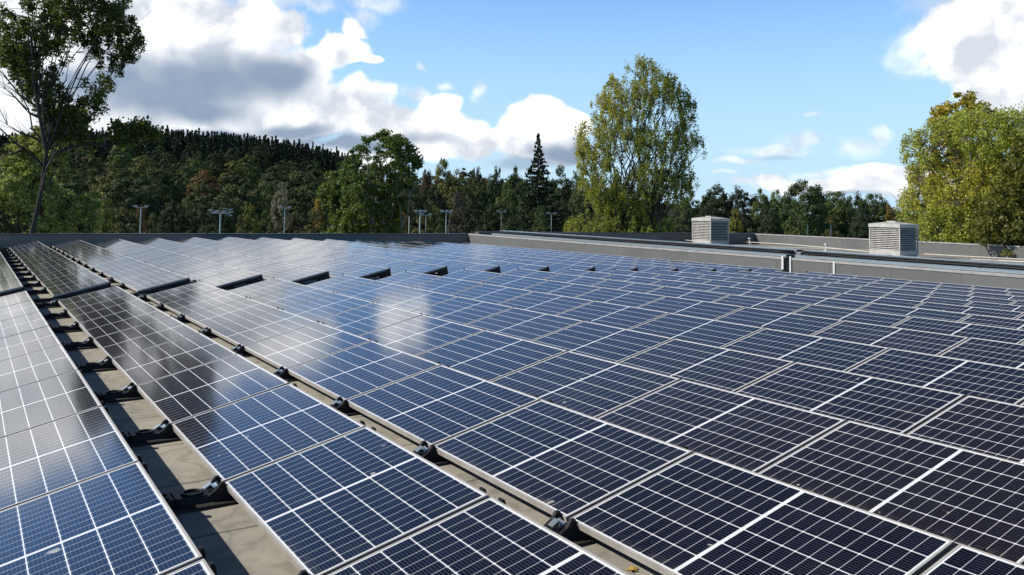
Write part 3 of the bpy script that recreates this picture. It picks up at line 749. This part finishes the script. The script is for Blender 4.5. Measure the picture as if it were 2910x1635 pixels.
    crown = leaf_mesh(names[1], pts, leafsize, cols, leafmat or LEAF, elong, nrm, bias)
    tm = mb.mesh(names[2], mats or BARK, True)
    return crown, tm

def pal(c1, c2, c3=None, f3=None, var=0.22):
    c1, c2 = np.array(c1), np.array(c2)
    def f(p, tone, z0, z1):
        t = (tone*0.6+RNG.random(len(p))*0.4)[:, None]; c = c1*(1-t)+c2*t
        if c3 is not None:
            w_ = np.clip(f3(p, (p[:, 2]-z0)/(z1-z0))+RNG.normal(size=len(p))*0.25, 0, 1)[:, None]; c = c*(1-w_)+np.array(c3)*w_
        return (c*(1+var*RNG.normal(size=(len(p), 1)))).clip(0.003, 0.6)
    return f

def place_tree(name, label, cat, group, px, dist, meshes, gz=None, rz=0.0, scale=1.0):
    d = ray(px, 600); a = math.atan2(d.x, d.y)
    x, y = CAM.x+dist*math.sin(a), CAM.y+dist*math.cos(a)
    t = empty(name, (x, y, GZ if gz is None else gz), -a+rz); t.scale = (scale,)*3
    tag(t, label, cat, group)
    for nm, me in zip(('crown', 'trunk'), meshes):
        o = bpy.data.objects.new(nm, me); C.objects.link(o); o.parent = t
    return t
def sil(px, dist, rows):                          # photo silhouette -> metres in the tree's own frame
    out = []
    for (y, l, r) in rows:
        d = ray(px, y); z = CAM.z+dist*d.z/math.hypot(d.x, d.y)-GZ; k = dist/FOC*math.cos(math.atan2((px-PX), FOC))**2
        out.append((z, (l-px)*k, (r-px)*k))
    return out

# tall maple at the left edge
D1 = 44
e = sil(130, D1, [(395, 95, 240), (350, 100, 225), (312, 85, 285), (270, 45, 292), (215, 0, 322), (165, -30, 350), (120, -42, 398), (70, -45, 405), (10, -45, 378), (-50, -25, 335), (-110, 20, 280), (-150, 90, 215)])
P1 = pal((0.045, 0.070, 0.016), (0.140, 0.175, 0.040), (0.26, 0.17, 0.04), lambda p, h: np.where(RNG.random(len(p)) < 0.03, 1.0, -1))
ms = shape_tree(e, 760, 0.25, 46000, 0.088, P1, hole=0.42, depth=0.75, trunk=0.0, limbs=44, trunk_r=0.22, fork=0.47, rise=1.3, bare=60, twig=0.018, clumpz=1.4, stems=1, limbr=0.30, mats=BARKD, names=('maple', 'crown', 'trunk'))
T1 = place_tree('maple_tree', 'tall dark green maple with open crown rising past the top left edge', 'tree', None, 130, D1, ms)
# the low side branch of the maple
def side_branch():
    mb = MB(); k = D1/FOC*math.cos(math.atan2(130-PX, FOC))**2
    def q(x, y): d = ray(130, y); return np.array([(x-130)*k, 0.0, CAM.z+D1*d.z/math.hypot(d.x, d.y)-GZ])
    pts = [q(x, y) for x, y in ((140, 440), (180, 420), (230, 405), (290, 404), (345, 398), (372, 378), (405, 362))]
    mb.tube([tuple(p) for p in pts], [0.09, 0.07, 0.06, 0.05, 0.04, 0.03, 0.012], 6)
    cl = []
    for (x, y, n, s) in ((335, 355, 26, 20), (360, 372, 22, 22), (385, 352, 24, 16), (410, 345, 20, 14), (430, 365, 14, 12), (450, 362, 8, 8), (350, 390, 14, 14), (240, 395, 12, 25)):
        for _ in range(n): cl.append(q(x+RNG.normal()*s*0.6, y+RNG.normal()*s*0.5)+np.array([0, RNG.normal()*0.35, 0]))
    cl = [c for c in cl if RNG.random() < 0.62]
    for c in cl:
        b = min(pts, key=lambda p: np.linalg.norm(p-c)); mb.tube([tuple(b), tuple(c)], [0.015, 0.006], 3, False)
    cl = np.array(cl); P_ = (cl[:, None, :]+RNG.normal(size=(len(cl), 22, 3))*0.15).reshape(-1, 3)
    o = bpy.data.objects.new('side_branch', mb.mesh('side_branch', BARKD, True)); C.objects.link(o); o.parent = T1
    o2 = bpy.data.objects.new('branch_leaves', leaf_mesh('branch_leaves', P_, 0.125, P1(P_, RNG.random(len(P_)), 0, 1), LEAF)); C.objects.link(o2); o2.parent = o
    # leafless boughs to the left
    mb = MB()
    for pl in (((112, 470), (80, 440), (40, 415), (-10, 372), (-60, 350)), ((125, 420), (90, 395), (55, 385), (10, 362)), ((118, 330), (80, 300), (40, 275), (5, 235), (-30, 200)), ((120, 345), (70, 325), (30, 285), (0, 262)), ((128, 350), (110, 290), (85, 250), (60, 190), (55, 140)), ((60, 425), (30, 440), (-10, 455))):
        mb.tube([tuple(q(x, y)+np.array([0, RNG.normal()*0.2, 0])) for x, y in pl], list(np.linspace(0.075, 0.015, len(pl))), 5, False)
        for (x, y) in pl[1:]:
            for _ in range(5):
                p = q(x, y); mb.tube([tuple(p), tuple(p+np.array([-RNG.uniform(.1, .9), RNG.normal()*0.4, RNG.uniform(0.1, 0.9)]))], [0.014, 0.005], 3, False)
    o = bpy.data.objects.new('bare_boughs', mb.mesh('bare_boughs', BARKD, True)); C.objects.link(o); o.parent = T1
side_branch()
# bright bush trees at its foot
e = sil(100, 49, [(720, -80, 290), (600, -90, 290), (540, -80, 278), (490, -60, 262), (450, -10, 255), (410, 20, 250), (370, 50, 245), (330, 85, 240), (300, 150, 230)])
ms = shape_tree(e, 480, 0.34, 36000, 0.092, pal((0.14, 0.19, 0.04), (0.40, 0.46, 0.17), (0.34, 0.30, 0.07), lambda p, h: h-0.6), hole=0.46, depth=0.6, shell=0.1, trunk=0.0, limbs=30, trunk_r=0.12, rise=1.2, mats=BARKD, stems=3)
place_tree('bush_tree', 'bright yellow green bushy tree growing round the foot of the tall maple', 'tree', None, 100, 49, ms)

# dark aspen with pale stems, centre left
e = sil(1075, 62, [(680, 940, 1150), (600, 945, 1150), (549, 955, 1158), (507, 965, 1184), (480, 968, 1200), (445, 978, 1198), (412, 1020, 1170), (396, 1030, 1150), (380, 1070, 1125), (366, 1098, 1112)])
ms = shape_tree(e, 520, 0.38, 36000, 0.12, pal((0.055, 0.095, 0.022), (0.150, 0.205, 0.050), (0.30, 0.28, 0.05), lambda p, h: 0.55-h*1.1-0.25), hole=0.28, trunk=0.0, limbs=44, trunk_r=0.15, rise=1.6, mats=BIRCH, stems=5, twig=0.03, fork=0.12)
place_tree('aspen_tree', 'green aspen with several pale stems, centre left behind the far parapet', 'tree', None, 1075, 62, ms)
e = sil(965, 66, [(680, 915, 990), (600, 915, 985), (548, 912, 975), (520, 918, 968), (495, 925, 965), (478, 935, 955)])
ms = shape_tree(e, 90, 0.45, 6000, 0.14, pal((0.065, 0.105, 0.024), (0.165, 0.215, 0.050)), hole=0.2, trunk=0.0, limbs=14, trunk_r=0.10, rise=1.4, mats=BIRCH, twig=0.025)
place_tree('aspen_tree', 'slender small aspen just left of the taller pale stemmed aspen', 'tree', None, 965, 66, ms)

# big poplar
D4 = 66
e = sil(1787, D4, [(690, 1600, 1920), (650, 1605, 1915), (594, 1650, 1905), (549, 1640, 1960), (518, 1636, 1990), (500, 1646, 1975), (473, 1634, 2006), (428, 1628, 2016), (388, 1632, 1985), (352, 1636, 1978), (302, 1675, 1982), (275, 1690, 1965), (240, 1722, 1935), (217, 1730, 1916), (195, 1752, 1860), (172, 1800, 1840)])
def aut(p, h): return (h-0.55)*1.2-(p[:, 0])*0.13
ms = shape_tree(e, 1500, 0.26, 84000, 0.086, pal((0.14, 0.175, 0.030), (0.34, 0.38, 0.075), (0.52, 0.45, 0.065), aut), hole=0.27, depth=0.62, trunk=0.0, limbs=90, trunk_r=0.22, fork=0.14, rise=2.1, mats=BARKD, stems=4, bare=90, twig=0.022, clumpz=2.3, shell=0.35, bias=0.2)
place_tree('poplar_tree', 'big broad poplar turning yellow at the top, right of centre', 'tree', None, 1787, D4, ms)
# willow and the orange tree behind it, right
e = sil(2760, 54, [(720, 2560, 3060), (640, 2560, 3080), (600, 2545, 3080), (561, 2545, 3080), (514, 2575, 3060), (467, 2560, 3050), (430, 2550, 3040), (395, 2560, 3020), (360, 2600, 2990), (335, 2690, 2960), (320, 2720, 2900)])
ms = shape_tree(e, 1500, 0.32, 95000, 0.078, pal((0.25, 0.29, 0.045), (0.48, 0.52, 0.10), (0.56, 0.46, 0.06), lambda p, h: np.where((h < 0.62) & (h > 0.3), 0.35, -0.2)), hole=0.22, clumpz=1.6, depth=0.7, trunk=0.0, limbs=60, trunk_r=0.22, rise=1.3, mats=BARK, stems=3, bare=50, twig=0.028)
place_tree('willow_tree', 'large yellow green willow at the right edge behind the sunlit parapet', 'tree', None, 2760, 54, ms)
e = sil(2745, 68, [(690, 2640, 2880), (420, 2640, 2870), (349, 2645, 2850), (329, 2646, 2838), (300, 2665, 2815), (285, 2680, 2795), (270, 2700, 2780), (258, 2725, 2745)])
ms = shape_tree(e, 360, 0.5, 26000, 0.145, pal((0.19, 0.20, 0.03), (0.40, 0.36, 0.055), (0.52, 0.38, 0.05), lambda p, h: 0.35-p[:, 0]*0.2), hole=0.1, depth=0.9, trunk=0.0, limbs=30, trunk_r=0.25, rise=1.5, mats=BARKD, twig=0.035)
place_tree('maple_tree', 'orange tinged autumn tree rising behind the yellow green willow', 'tree', None, 2745, 68, ms)
e = sil(2900, 50, [(720, 2770, 3080), (640, 2760, 3080), (600, 2780, 3080), (560, 2800, 3080), (500, 2850, 3060), (440, 2880, 3040), (395, 2900, 3010)])
ms = shape_tree(e, 280, 0.5, 18000, 0.12, pal((0.10, 0.115, 0.022), (0.20, 0.20, 0.042)), hole=0.1, depth=0.6, trunk=0.0, limbs=20, trunk_r=0.18, rise=1.2, mats=BARKD, stems=2)
place_tree('alder_tree', 'darker olive tree against the right edge beside the willow', 'tree', None, 2900, 50, ms)

def conifer(h, wb, n, leafsize, c1, c2, top=0.25, dens=1.0, prof=0.9):
    mb = MB(); mb.tube([(0, 0, 0), (0, 0, h*0.5), (0.02, 0, h)], [h*0.014, h*0.009, 0.02], 6)
    pts = []; nb = int(h*7*dens)
    for i in range(nb):
        z = h*(0.04+0.955*(i/nb)**0.9); r = wb*((1-z/h)**prof)*RNG.uniform(0.72, 1.12)+0.10; a = i*2.399+RNG.normal()*0.3
        m = max(6, int(n/nb*(r/(wb*0.55)))); t = RNG.random(m)**0.7
        d = np.array([math.cos(a), math.sin(a)]); sag = -0.22*r*t+0.12*r*t**2*2
        q = np.zeros((m, 3)); q[:, :2] = d[None, :]*(r*t)[:, None]+RNG.normal(size=(m, 2))*0.10*r*(0.3+t)[:, None]*0.8; q[:, 2] = z+sag+RNG.normal(size=m)*0.06
        pts.append(q); mb.tube([(0, 0, z), (d[0]*r*.5, d[1]*r*.5, z-0.08*r), (d[0]*r*.95, d[1]*r*.95, z)], [0.035*(1-z/h)+0.012, 0.02, 0.006], 3, False)
    pts = np.concatenate(pts)
    return leaf_mesh('crown', pts, leafsize, pal(c1, c2)(pts, RNG.random(len(pts)), 0, h), LEAF_FAR, 1.6), mb.mesh('trunk', BARKD, True)
DS = 95
_d = ray(1527, 378); hs = CAM.z+DS*_d.z/math.hypot(_d.x, _d.y)-GZ
ms = conifer(hs, 6.2, 16000, 0.22, (0.014, 0.028, 0.012), (0.034, 0.052, 0.022), dens=1.3, prof=1.15)
place_tree('spruce_tree', 'tall pointed dark spruce standing left of the big poplar', 'tree', None, 1527, DS, ms)

# prototypes for the belt of trees behind the masts and for the hillside
def proto(h, wd, nclump, cr, nleaf, ls, c1, c2, c3=None, f3=None, kind='round', hole=0.12, mats=None):
    if kind == 'round': e = [(h*0.04, -wd*.36, wd*.36), (h*.2, -wd*.46, wd*.46), (h*.45, -wd*.5, wd*.5), (h*.65, -wd*.44, wd*.42), (h*.82, -wd*.32, wd*.30), (h*.94, -wd*.17, wd*.15), (h, -wd*.05, wd*.04)]
    elif kind == 'pine': e = [(h*0.35, -wd*.15, wd*.2), (h*.5, -wd*.35, wd*.4), (h*.68, -wd*.5, wd*.48), (h*.85, -wd*.42, wd*.45), (h*.95, -wd*.26, wd*.3), (h, -wd*.08, wd*.1)]
    elif kind == 'tall': e = [(h*0.04, -wd*.30, wd*.30), (h*.3, -wd*.45, wd*.42), (h*.55, -wd*.42, wd*.5), (h*.75, -wd*.33, wd*.30), (h*.9, -wd*.18, wd*.2), (h, -wd*.04, wd*.05)]
    else: e = [(h*0.03, -wd*.4, wd*.4), (h*.3, -wd*.5, wd*.5), (h*.6, -wd*.42, wd*.44), (h*.85, -wd*.25, wd*.27), (h, -wd*.06, wd*.08)]
    return shape_tree(e, nclump, cr, nleaf, ls, pal(c1, c2, c3, f3, 0.18), hole=hole, depth=0.95, trunk=0.0, limbs=10, trunk_r=h*0.018, rise=0.9, mats=mats or BARKD, twig=0.04, leafmat=LEAF_FAR, elong=1.3, shell=0.85, clumpz=0.6, bias=1.1)
COL = {'dark green': ((0.022, 0.040, 0.014), (0.050, 0.074, 0.022)), 'mid green': ((0.034, 0.056, 0.015), (0.078, 0.102, 0.026)), 'olive': ((0.062, 0.068, 0.016), (0.125, 0.122, 0.032)),
       'yellow green': ((0.11, 0.125, 0.020), (0.21, 0.205, 0.042)), 'russet brown': ((0.095, 0.062, 0.022), (0.17, 0.105, 0.035)), 'grey brown': ((0.12, 0.105, 0.075), (0.21, 0.185, 0.135)),
       'pale green': ((0.060, 0.092, 0.026), (0.135, 0.175, 0.052)), 'golden': ((0.20, 0.14, 0.022), (0.30, 0.20, 0.032))}
PRO = {}
def get_proto(col, kind, near):
    key = (col, kind, near)
    if key not in PRO:
        c1, c2 = COL[col]
        if near: PRO[key] = proto(14, 9, 210, 0.92, 19000, 0.20, c1, c2, kind=kind, hole=0.12 if kind == 'pine' else 0.04)
        else: PRO[key] = proto(15, 12, 130, 1.25, 14000, 0.30, c1, c2, kind=kind, hole=0.0)
    return PRO[key]
def put(col, kind, px, ytop, wpx, dist, label, group, near=True, name=None, gz=None):
    me = get_proto(col, kind, near); H0, W0 = (14, 9) if near else (15, 12)
    d = ray(px, ytop); a = math.atan2(ray(px, 600).x, ray(px, 600).y)
    z = CAM.z+dist*d.z/math.hypot(d.x, d.y); g0 = GZ if gz is None else gz
    sz = (z-g0)/H0; sx = wpx*dist/FOC/W0*math.cos(math.atan2(px-PX, FOC))**2*1.08
    t = place_tree(name or {'pine': 'pine_tree', 'bush': 'bush'}.get(kind, 'broadleaf_tree'), label, 'bush' if kind == 'bush' else 'tree', group, px, dist, me, gz=g0, rz=RNG.uniform(0, 6.28))
    t.scale = (sx, sx, sz); return t
BELT = [  # colour, kind, x, top y, width, distance
 ('mid green', 'round', 2030, 520, 120, 128), ('dark green', 'round', 2105, 528, 110, 134), ('mid green', 'tall', 2165, 535, 80, 126), ('pale green', 'tall', 2205, 533, 66, 138),
 ('dark green', 'pine', 2287, 517, 130, 120), ('dark green', 'tall', 2330, 560, 80, 126), ('mid green', 'pine', 2372, 545, 100, 130), ('dark green', 'round', 2425, 545, 120, 122), ('mid green', 'pine', 2487, 552, 90, 134),
 ('golden', 'bush', 2530, 585, 70, 92), ('yellow green', 'bush', 2090, 600, 70, 96), ('olive', 'bush', 2362, 612, 90, 92), ('mid green', 'bush', 2265, 596, 110, 100), ('dark green', 'bush', 2180, 590, 120, 104),
 ('dark green', 'bush', 2450, 600, 120, 100), ('dark green', 'bush', 2010, 585, 120, 98), ('dark green', 'bush', 1950, 590, 110, 102), ('mid green', 'tall', 1960, 545, 90, 120), ('dark green', 'round', 2060, 560, 150, 140), ('dark green', 'round', 2240, 560, 160, 142), ('dark green', 'round', 2400, 580, 160, 142), ('dark green', 'round', 2520, 590, 140, 142),
 ('olive', 'tall', 1255, 453, 96, 120), ('russet brown', 'bush', 1212, 478, 60, 126), ('olive', 'round', 1300, 482, 110, 118), ('mid green', 'round', 1352, 470, 62, 135), ('mid green', 'round', 1412, 468, 52, 132), ('mid green', 'tall', 1462, 473, 84, 126),
 ('dark green', 'round', 1385, 496, 110, 122), ('grey brown', 'bush', 1300, 548, 60, 100), ('dark green', 'round', 1225, 520, 110, 112), ('dark green', 'bush', 1340, 560, 130, 104), ('dark green', 'bush', 1410, 570, 130, 100), ('mid green', 'bush', 1240, 588, 80, 92),
 ('olive', 'bush', 1205, 612, 100, 88), ('mid green', 'tall', 1440, 520, 100, 112), ('dark green', 'tall', 1590, 478, 100, 130), ('dark green', 'round', 1640, 486, 100, 134), ('pale green', 'tall', 1645, 510, 80, 108), ('dark green', 'bush', 1590, 560, 120, 100), ('russet brown', 'bush', 1640, 622, 60, 84),
 ('dark green', 'tall', 1500, 540, 90, 104), ('pale green', 'bush', 1535, 590, 70, 90), ('mid green', 'bush', 1350, 610, 100, 88), ('dark green', 'bush', 1460, 610, 120, 90), ('dark green', 'tall', 1690, 500, 90, 130), ('dark green', 'round', 1760, 520, 150, 140), ('dark green', 'round', 1880, 535, 150, 140),
 ('yellow green', 'bush', 302, 570, 90, 86), ('olive', 'bush', 360, 590, 130, 84), ('russet brown', 'bush', 402, 578, 60, 90), ('olive', 'bush', 445, 606, 100, 82), ('yellow green', 'bush', 708, 590, 90, 84), ('olive', 'bush', 690, 612, 70, 80), ('grey brown', 'tall', 797, 520, 76, 92),
 ('olive', 'bush', 850, 572, 110, 90), ('golden', 'bush', 905, 562, 60, 96), ('olive', 'bush', 900, 596, 110, 84), ('mid green', 'bush', 760, 600, 90, 88), ('olive', 'round', 235, 545, 90, 96), ('russet brown', 'bush', 1140, 600, 70, 86), ('golden', 'bush', 1150, 612, 30, 80), ('mid green', 'bush', 1020, 600, 90, 84),
 ('dark green', 'round', 560, 560, 130, 112), ('dark green', 'round', 620, 575, 110, 108), ('dark green', 'round', 500, 570, 120, 112), ('mid green', 'round', 640, 548, 110, 124), ('dark green', 'round', 1160, 530, 120, 118), ('dark green', 'round', 1080, 540, 120, 118), ('mid green', 'round', 20, 540, 150, 100), ('mid green', 'round', 150, 550, 150, 104),
 ('olive', 'round', 2620, 560, 200, 100), ('mid green', 'round', 2800, 560, 220, 100), ('mid green', 'round', 2960, 540, 220, 100), ('mid green', 'round', -90, 500, 160, 90), ('dark green', 'round', 3080, 540, 200, 110)]
LAND = [(110, 'the tall maple'), (401, 'the leftmost mast'), (627, 'the wide framed mast'), (797, 'the birch'), (1075, 'the aspen'),
        (1267, 'the T shaped mast'), (1527, 'the pointed spruce'), (1787, 'the big poplar'), (2021, 'the smaller roof vent'), (2328, 'the white poles'), (2550, 'the larger roof vent'), (2760, 'the willow')]
used_labels = {}
def unique(base):
    n = used_labels.get(base, 0)+1; used_labels[base] = n
    return base if n == 1 else base+', %s from front' % ORD[n]
def where(px):
    x, nm = min(LAND, key=lambda q: abs(q[0]-px)); d = px-x
    return ('straight behind ' if abs(d) < 25 else ('just left of ' if d < 0 else 'just right of ') if abs(d) < 80 else ('left of ' if d < 0 else 'right of '))+nm
kn = {'round': 'round topped tree', 'tall': 'tall narrow tree', 'pine': 'flat topped pine', 'bush': 'low bush'}
BELT += [('dark green', 'round', x, y, 150, 136) for x, y in ((1960, 560), (2040, 548), (2130, 552), (2215, 556), (2300, 545), (2385, 560), (2465, 568), (2545, 590), (1290, 500), (1380, 505), (1470, 500))]
for (c, k, px, yt, wp, dist) in BELT:
    lab = unique('%s %s %s' % (c, kn[k], where(px)))
    if (c, px) == ('grey brown', 797): lab = 'grey brown half bare birch left of the aspens'
    put(c, k, px, yt, wp, dist, lab, 'trees and bushes behind the flat roof')

# hillside wood
hc = 0
rings = [(165, 12.5), (187, 13.0), (210, 13.5), (234, 14), (260, 14.5), (287, 15), (315, 15.5), (342, 16)]
for (r, sp) in rings:
    px = -150+RNG.uniform(0, 60)
    while px < 1560:
        k = FOC/r*math.cos(math.atan2(px-PX, FOC))
        q = px+RNG.normal()*sp*0.15*k; rr = r+RNG.normal()*5
        a = math.atan2(ray(q, 600).x, ray(q, 600).y); x, y = CAM.x+rr*math.sin(a), CAM.y+rr*math.cos(a); g0 = terrain(x, y)-0.5
        col = RNG.choice(['dark green', 'mid green', 'olive', 'russet brown', 'yellow green', 'pale green'], p=[.42, .36, .14, .02, .01, .05])
        kind = RNG.choice(['round', 'bush', 'tall'], p=[.72, .24, .04])
        me = get_proto(str(col), str(kind), False)
        s = RNG.uniform(0.65, 1.12)*float(np.interp(r, [165, 342], [1.0, 0.70]))
        tier = 'low on' if r < 220 else 'mid' if r < 300 else 'high on'
        lab = unique('%s tree %s hill, %s' % (col, tier, where(q).replace('straight ', '')))
        t = place_tree('broadleaf_tree', lab, 'tree', 'trees on the wooded hillside', q, rr, me, gz=g0, rz=RNG.uniform(0, 6.28)); t.scale = (s*RNG.uniform(.85, 1.1), s*RNG.uniform(.85, 1.1), s*RNG.uniform(.8, 1.1)); hc += 1
        px += sp*k*1.0
pass
# conifer plantation along the ridge
pts, cols = [], []
r = 362
while r < 436:
    px = -300
    while px < 1010:
        k = FOC/r; q = px+RNG.normal()*0.8*k; rr = r+RNG.normal()*1.5; a = math.atan2(ray(q, 600).x, ray(q, 600).y)
        x, y = CAM.x+rr*math.sin(a), CAM.y+rr*math.cos(a); g0 = terrain(x, y); h = RNG.uniform(8.5, 12.0)*(1.0 if RNG.random() > .1 else 1.15); wb = h*0.19
        m = 170; z = h*(0.0+1.0*RNG.random(m)**0.85); ra = wb*(1-z/h)**1.2*RNG.random(m)**0.4+0.05; aa = RNG.uniform(0, 6.28, m); q3 = np.stack([x+ra*np.cos(aa), y+ra*np.sin(aa), g0+z], 1)
        pts.append(q3); c = np.array([0.022, 0.040, 0.020])*RNG.uniform(.7, 1.8); cols.append(np.tile(c, (m, 1))*(1+0.2*RNG.normal(size=(m, 1))))
        px += 3.6*k
    r += 5.0
pts = np.concatenate(pts); cols = np.concatenate(cols).clip(0.002, 1)
o = bpy.data.objects.new('conifer_plantation', leaf_mesh('conifer_plantation', pts, 0.62, cols, LEAF_FAR, 1.8)); C.objects.link(o)
tag(o, 'dark conifer plantation covering the top of the wooded hill', 'conifer wood', None, 'stuff')
# scrub that fills the foot of the wood
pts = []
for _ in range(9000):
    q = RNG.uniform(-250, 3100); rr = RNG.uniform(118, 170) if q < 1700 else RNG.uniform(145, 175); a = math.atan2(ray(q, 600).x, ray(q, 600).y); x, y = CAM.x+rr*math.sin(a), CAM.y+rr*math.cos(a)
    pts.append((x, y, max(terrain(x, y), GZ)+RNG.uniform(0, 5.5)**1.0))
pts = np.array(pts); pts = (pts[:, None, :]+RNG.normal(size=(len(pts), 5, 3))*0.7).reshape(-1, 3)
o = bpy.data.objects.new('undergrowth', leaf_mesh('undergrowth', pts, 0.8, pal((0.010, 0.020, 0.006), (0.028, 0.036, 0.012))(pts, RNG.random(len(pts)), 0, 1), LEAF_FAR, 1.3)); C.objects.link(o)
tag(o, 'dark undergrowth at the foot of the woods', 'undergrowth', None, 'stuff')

# ------------------------------------------------------------------ floodlight masts
POLE = mottled('painted_steel_mast', (0.50, 0.54, 0.55), (0.42, 0.46, 0.47), 2, 0.45, 0.3)
def mast(px, ytop, dist, label, style, r=0.10):
    p = at(px, ytop, dist); h = p.z-GZ; a = math.atan2(p.x-CAM.x, p.y-CAM.y)
    t = empty('floodlight_mast' if style else 'slim_pole', (p.x, p.y, GZ), -a); tag(t, label, 'mast' if style else 'pole', 'floodlight masts beyond the building' if style else 'thin white poles')
    r *= 0.5; MB().tube([(0, 0, 0), (0, 0, h)], [r*1.35, r*0.8], 10).build('pole', POLE if style else WHITEP, t)
    def lamp(x, y, z, w_=0.5, tilt=0.25):
        m = MB(); mt = Matrix.Translation((x, y, z)) @ Matrix.Rotation(tilt, 4, 'X'); w_ *= 0.85; m.box(-w_/2, w_/2, -0.12, 0.12, -0.035, 0.035, mt); m.build('lamp_head', GALV, t, 0.02)
    if style == 'pair':
        MB().box(-0.45, 0.45, -0.04, 0.04, h-0.03, h+0.03).build('cross_arm', POLE, t)
        for x in (-0.42, 0.40): lamp(x, -0.2, h+0.10, 0.36)
    elif style == 'frame':
        for y in (-0.5, 0.5): MB().box(-0.75, 0.75, y-0.04, y+0.04, h-0.04, h+0.04).build('cross_arm', POLE, t)
        MB().box(-0.05, 0.05, -0.45, 0.45, h-0.04, h+0.04).build('cross_arm', POLE, t)
        for x, y, z, tl in ((-0.72, -0.5, 0.20, 0.5), (-0.25, -0.6, 0.15, 0.35), (0.25, -0.5, 0.13, 0.3), (0.72, -0.55, -0.16, 0.35), (0.35, 0.45, 0.34, -0.3), (0.78, 0.3, 0.30, -0.2), (-0.4, 0.5, 0.05, 0.2), (0.8, -0.2, 0.1, .1)): lamp(x, y, h+z, 0.36, tl)
    elif style == 'flat':
        MB().box(-0.5, 0.5, -0.05, 0.05, h-0.02, h+0.05).build('cross_arm', POLE, t); lamp(-0.38, 0, h+0.11, 0.40); lamp(0.05, 0, h+0.12, 0.3); lamp(0.42, 0, h+0.11, 0.34)
    return t
mast(401, 590, 78, 'slim floodlight mast with small twin lamps, leftmost before the olive bushes', 'pair', 0.12)
mast(627, 606, 72, 'floodlight mast carrying a wide frame with many lamps', 'frame', 0.15)
mast(810, 592, 80, 'floodlight mast with twin lamps in front of the grey brown birch', 'pair', 0.10)
mast(1194, 603, 74, 'thicker floodlight mast with flat lamps right of the aspen', 'flat', 0.15)
mast(1211, 612, 86, 'thin floodlight mast close behind the thicker one right of the aspen', 'pair', 0.10)
mast(1268, 603, 78, 'floodlight mast with a flat T shaped head, standing alone', 'flat', 0.10)
mast(1425, 603, 98, 'faint floodlight mast half lost among dark trees left of the spruce', 'pair', 0.07)
mast(1567, 608, 92, 'thin floodlight mast between the spruce and the big poplar', 'pair', 0.09)
mast(1163, 615, 76, 'slim pale pole without lamps right beside the aspen', None, 0.08)
mast(2295, 638, 70, 'thin white pole behind the sunlit parapet, left one of two', None, 0.07)
mast(2361, 640, 70, 'thin white pole behind the sunlit parapet, right one of two', None, 0.07)

# one yellow leaf on the roof in the gap, bottom centre
z_ = -0.05
for _ in range(8):
    p_ = onroof(1797, 1622, z_); z_ = roofz(p_.x)
lm_ = Mat('dry_leaf', rough=0.7); lm_.set('color', (0.45, 0.30, 0.05)); m_ = MB()
ring = [(0.028*math.cos(a)*(1+0.35*math.cos(5*a)), 0.024*math.sin(a)*(1+0.35*math.cos(5*a)), 0.004*math.sin(2*a)) for a in np.linspace(0, 2*PI, 25)[:-1]]
m_.v = ring+[(x, y, z+0.0012) for x, y, z in ring]; n_ = len(ring)
m_.f = [tuple(reversed(range(n_))), tuple(range(n_, 2*n_))]+[(i, (i+1) % n_, n_+(i+1) % n_, n_+i) for i in range(n_)]
lf = m_.build('fallen_leaf', lm_.m); lf.location = (p_.x, p_.y, z_+0.008)
tag(lf, 'small yellow leaf lying on the roof strip at the bottom centre', 'leaf')
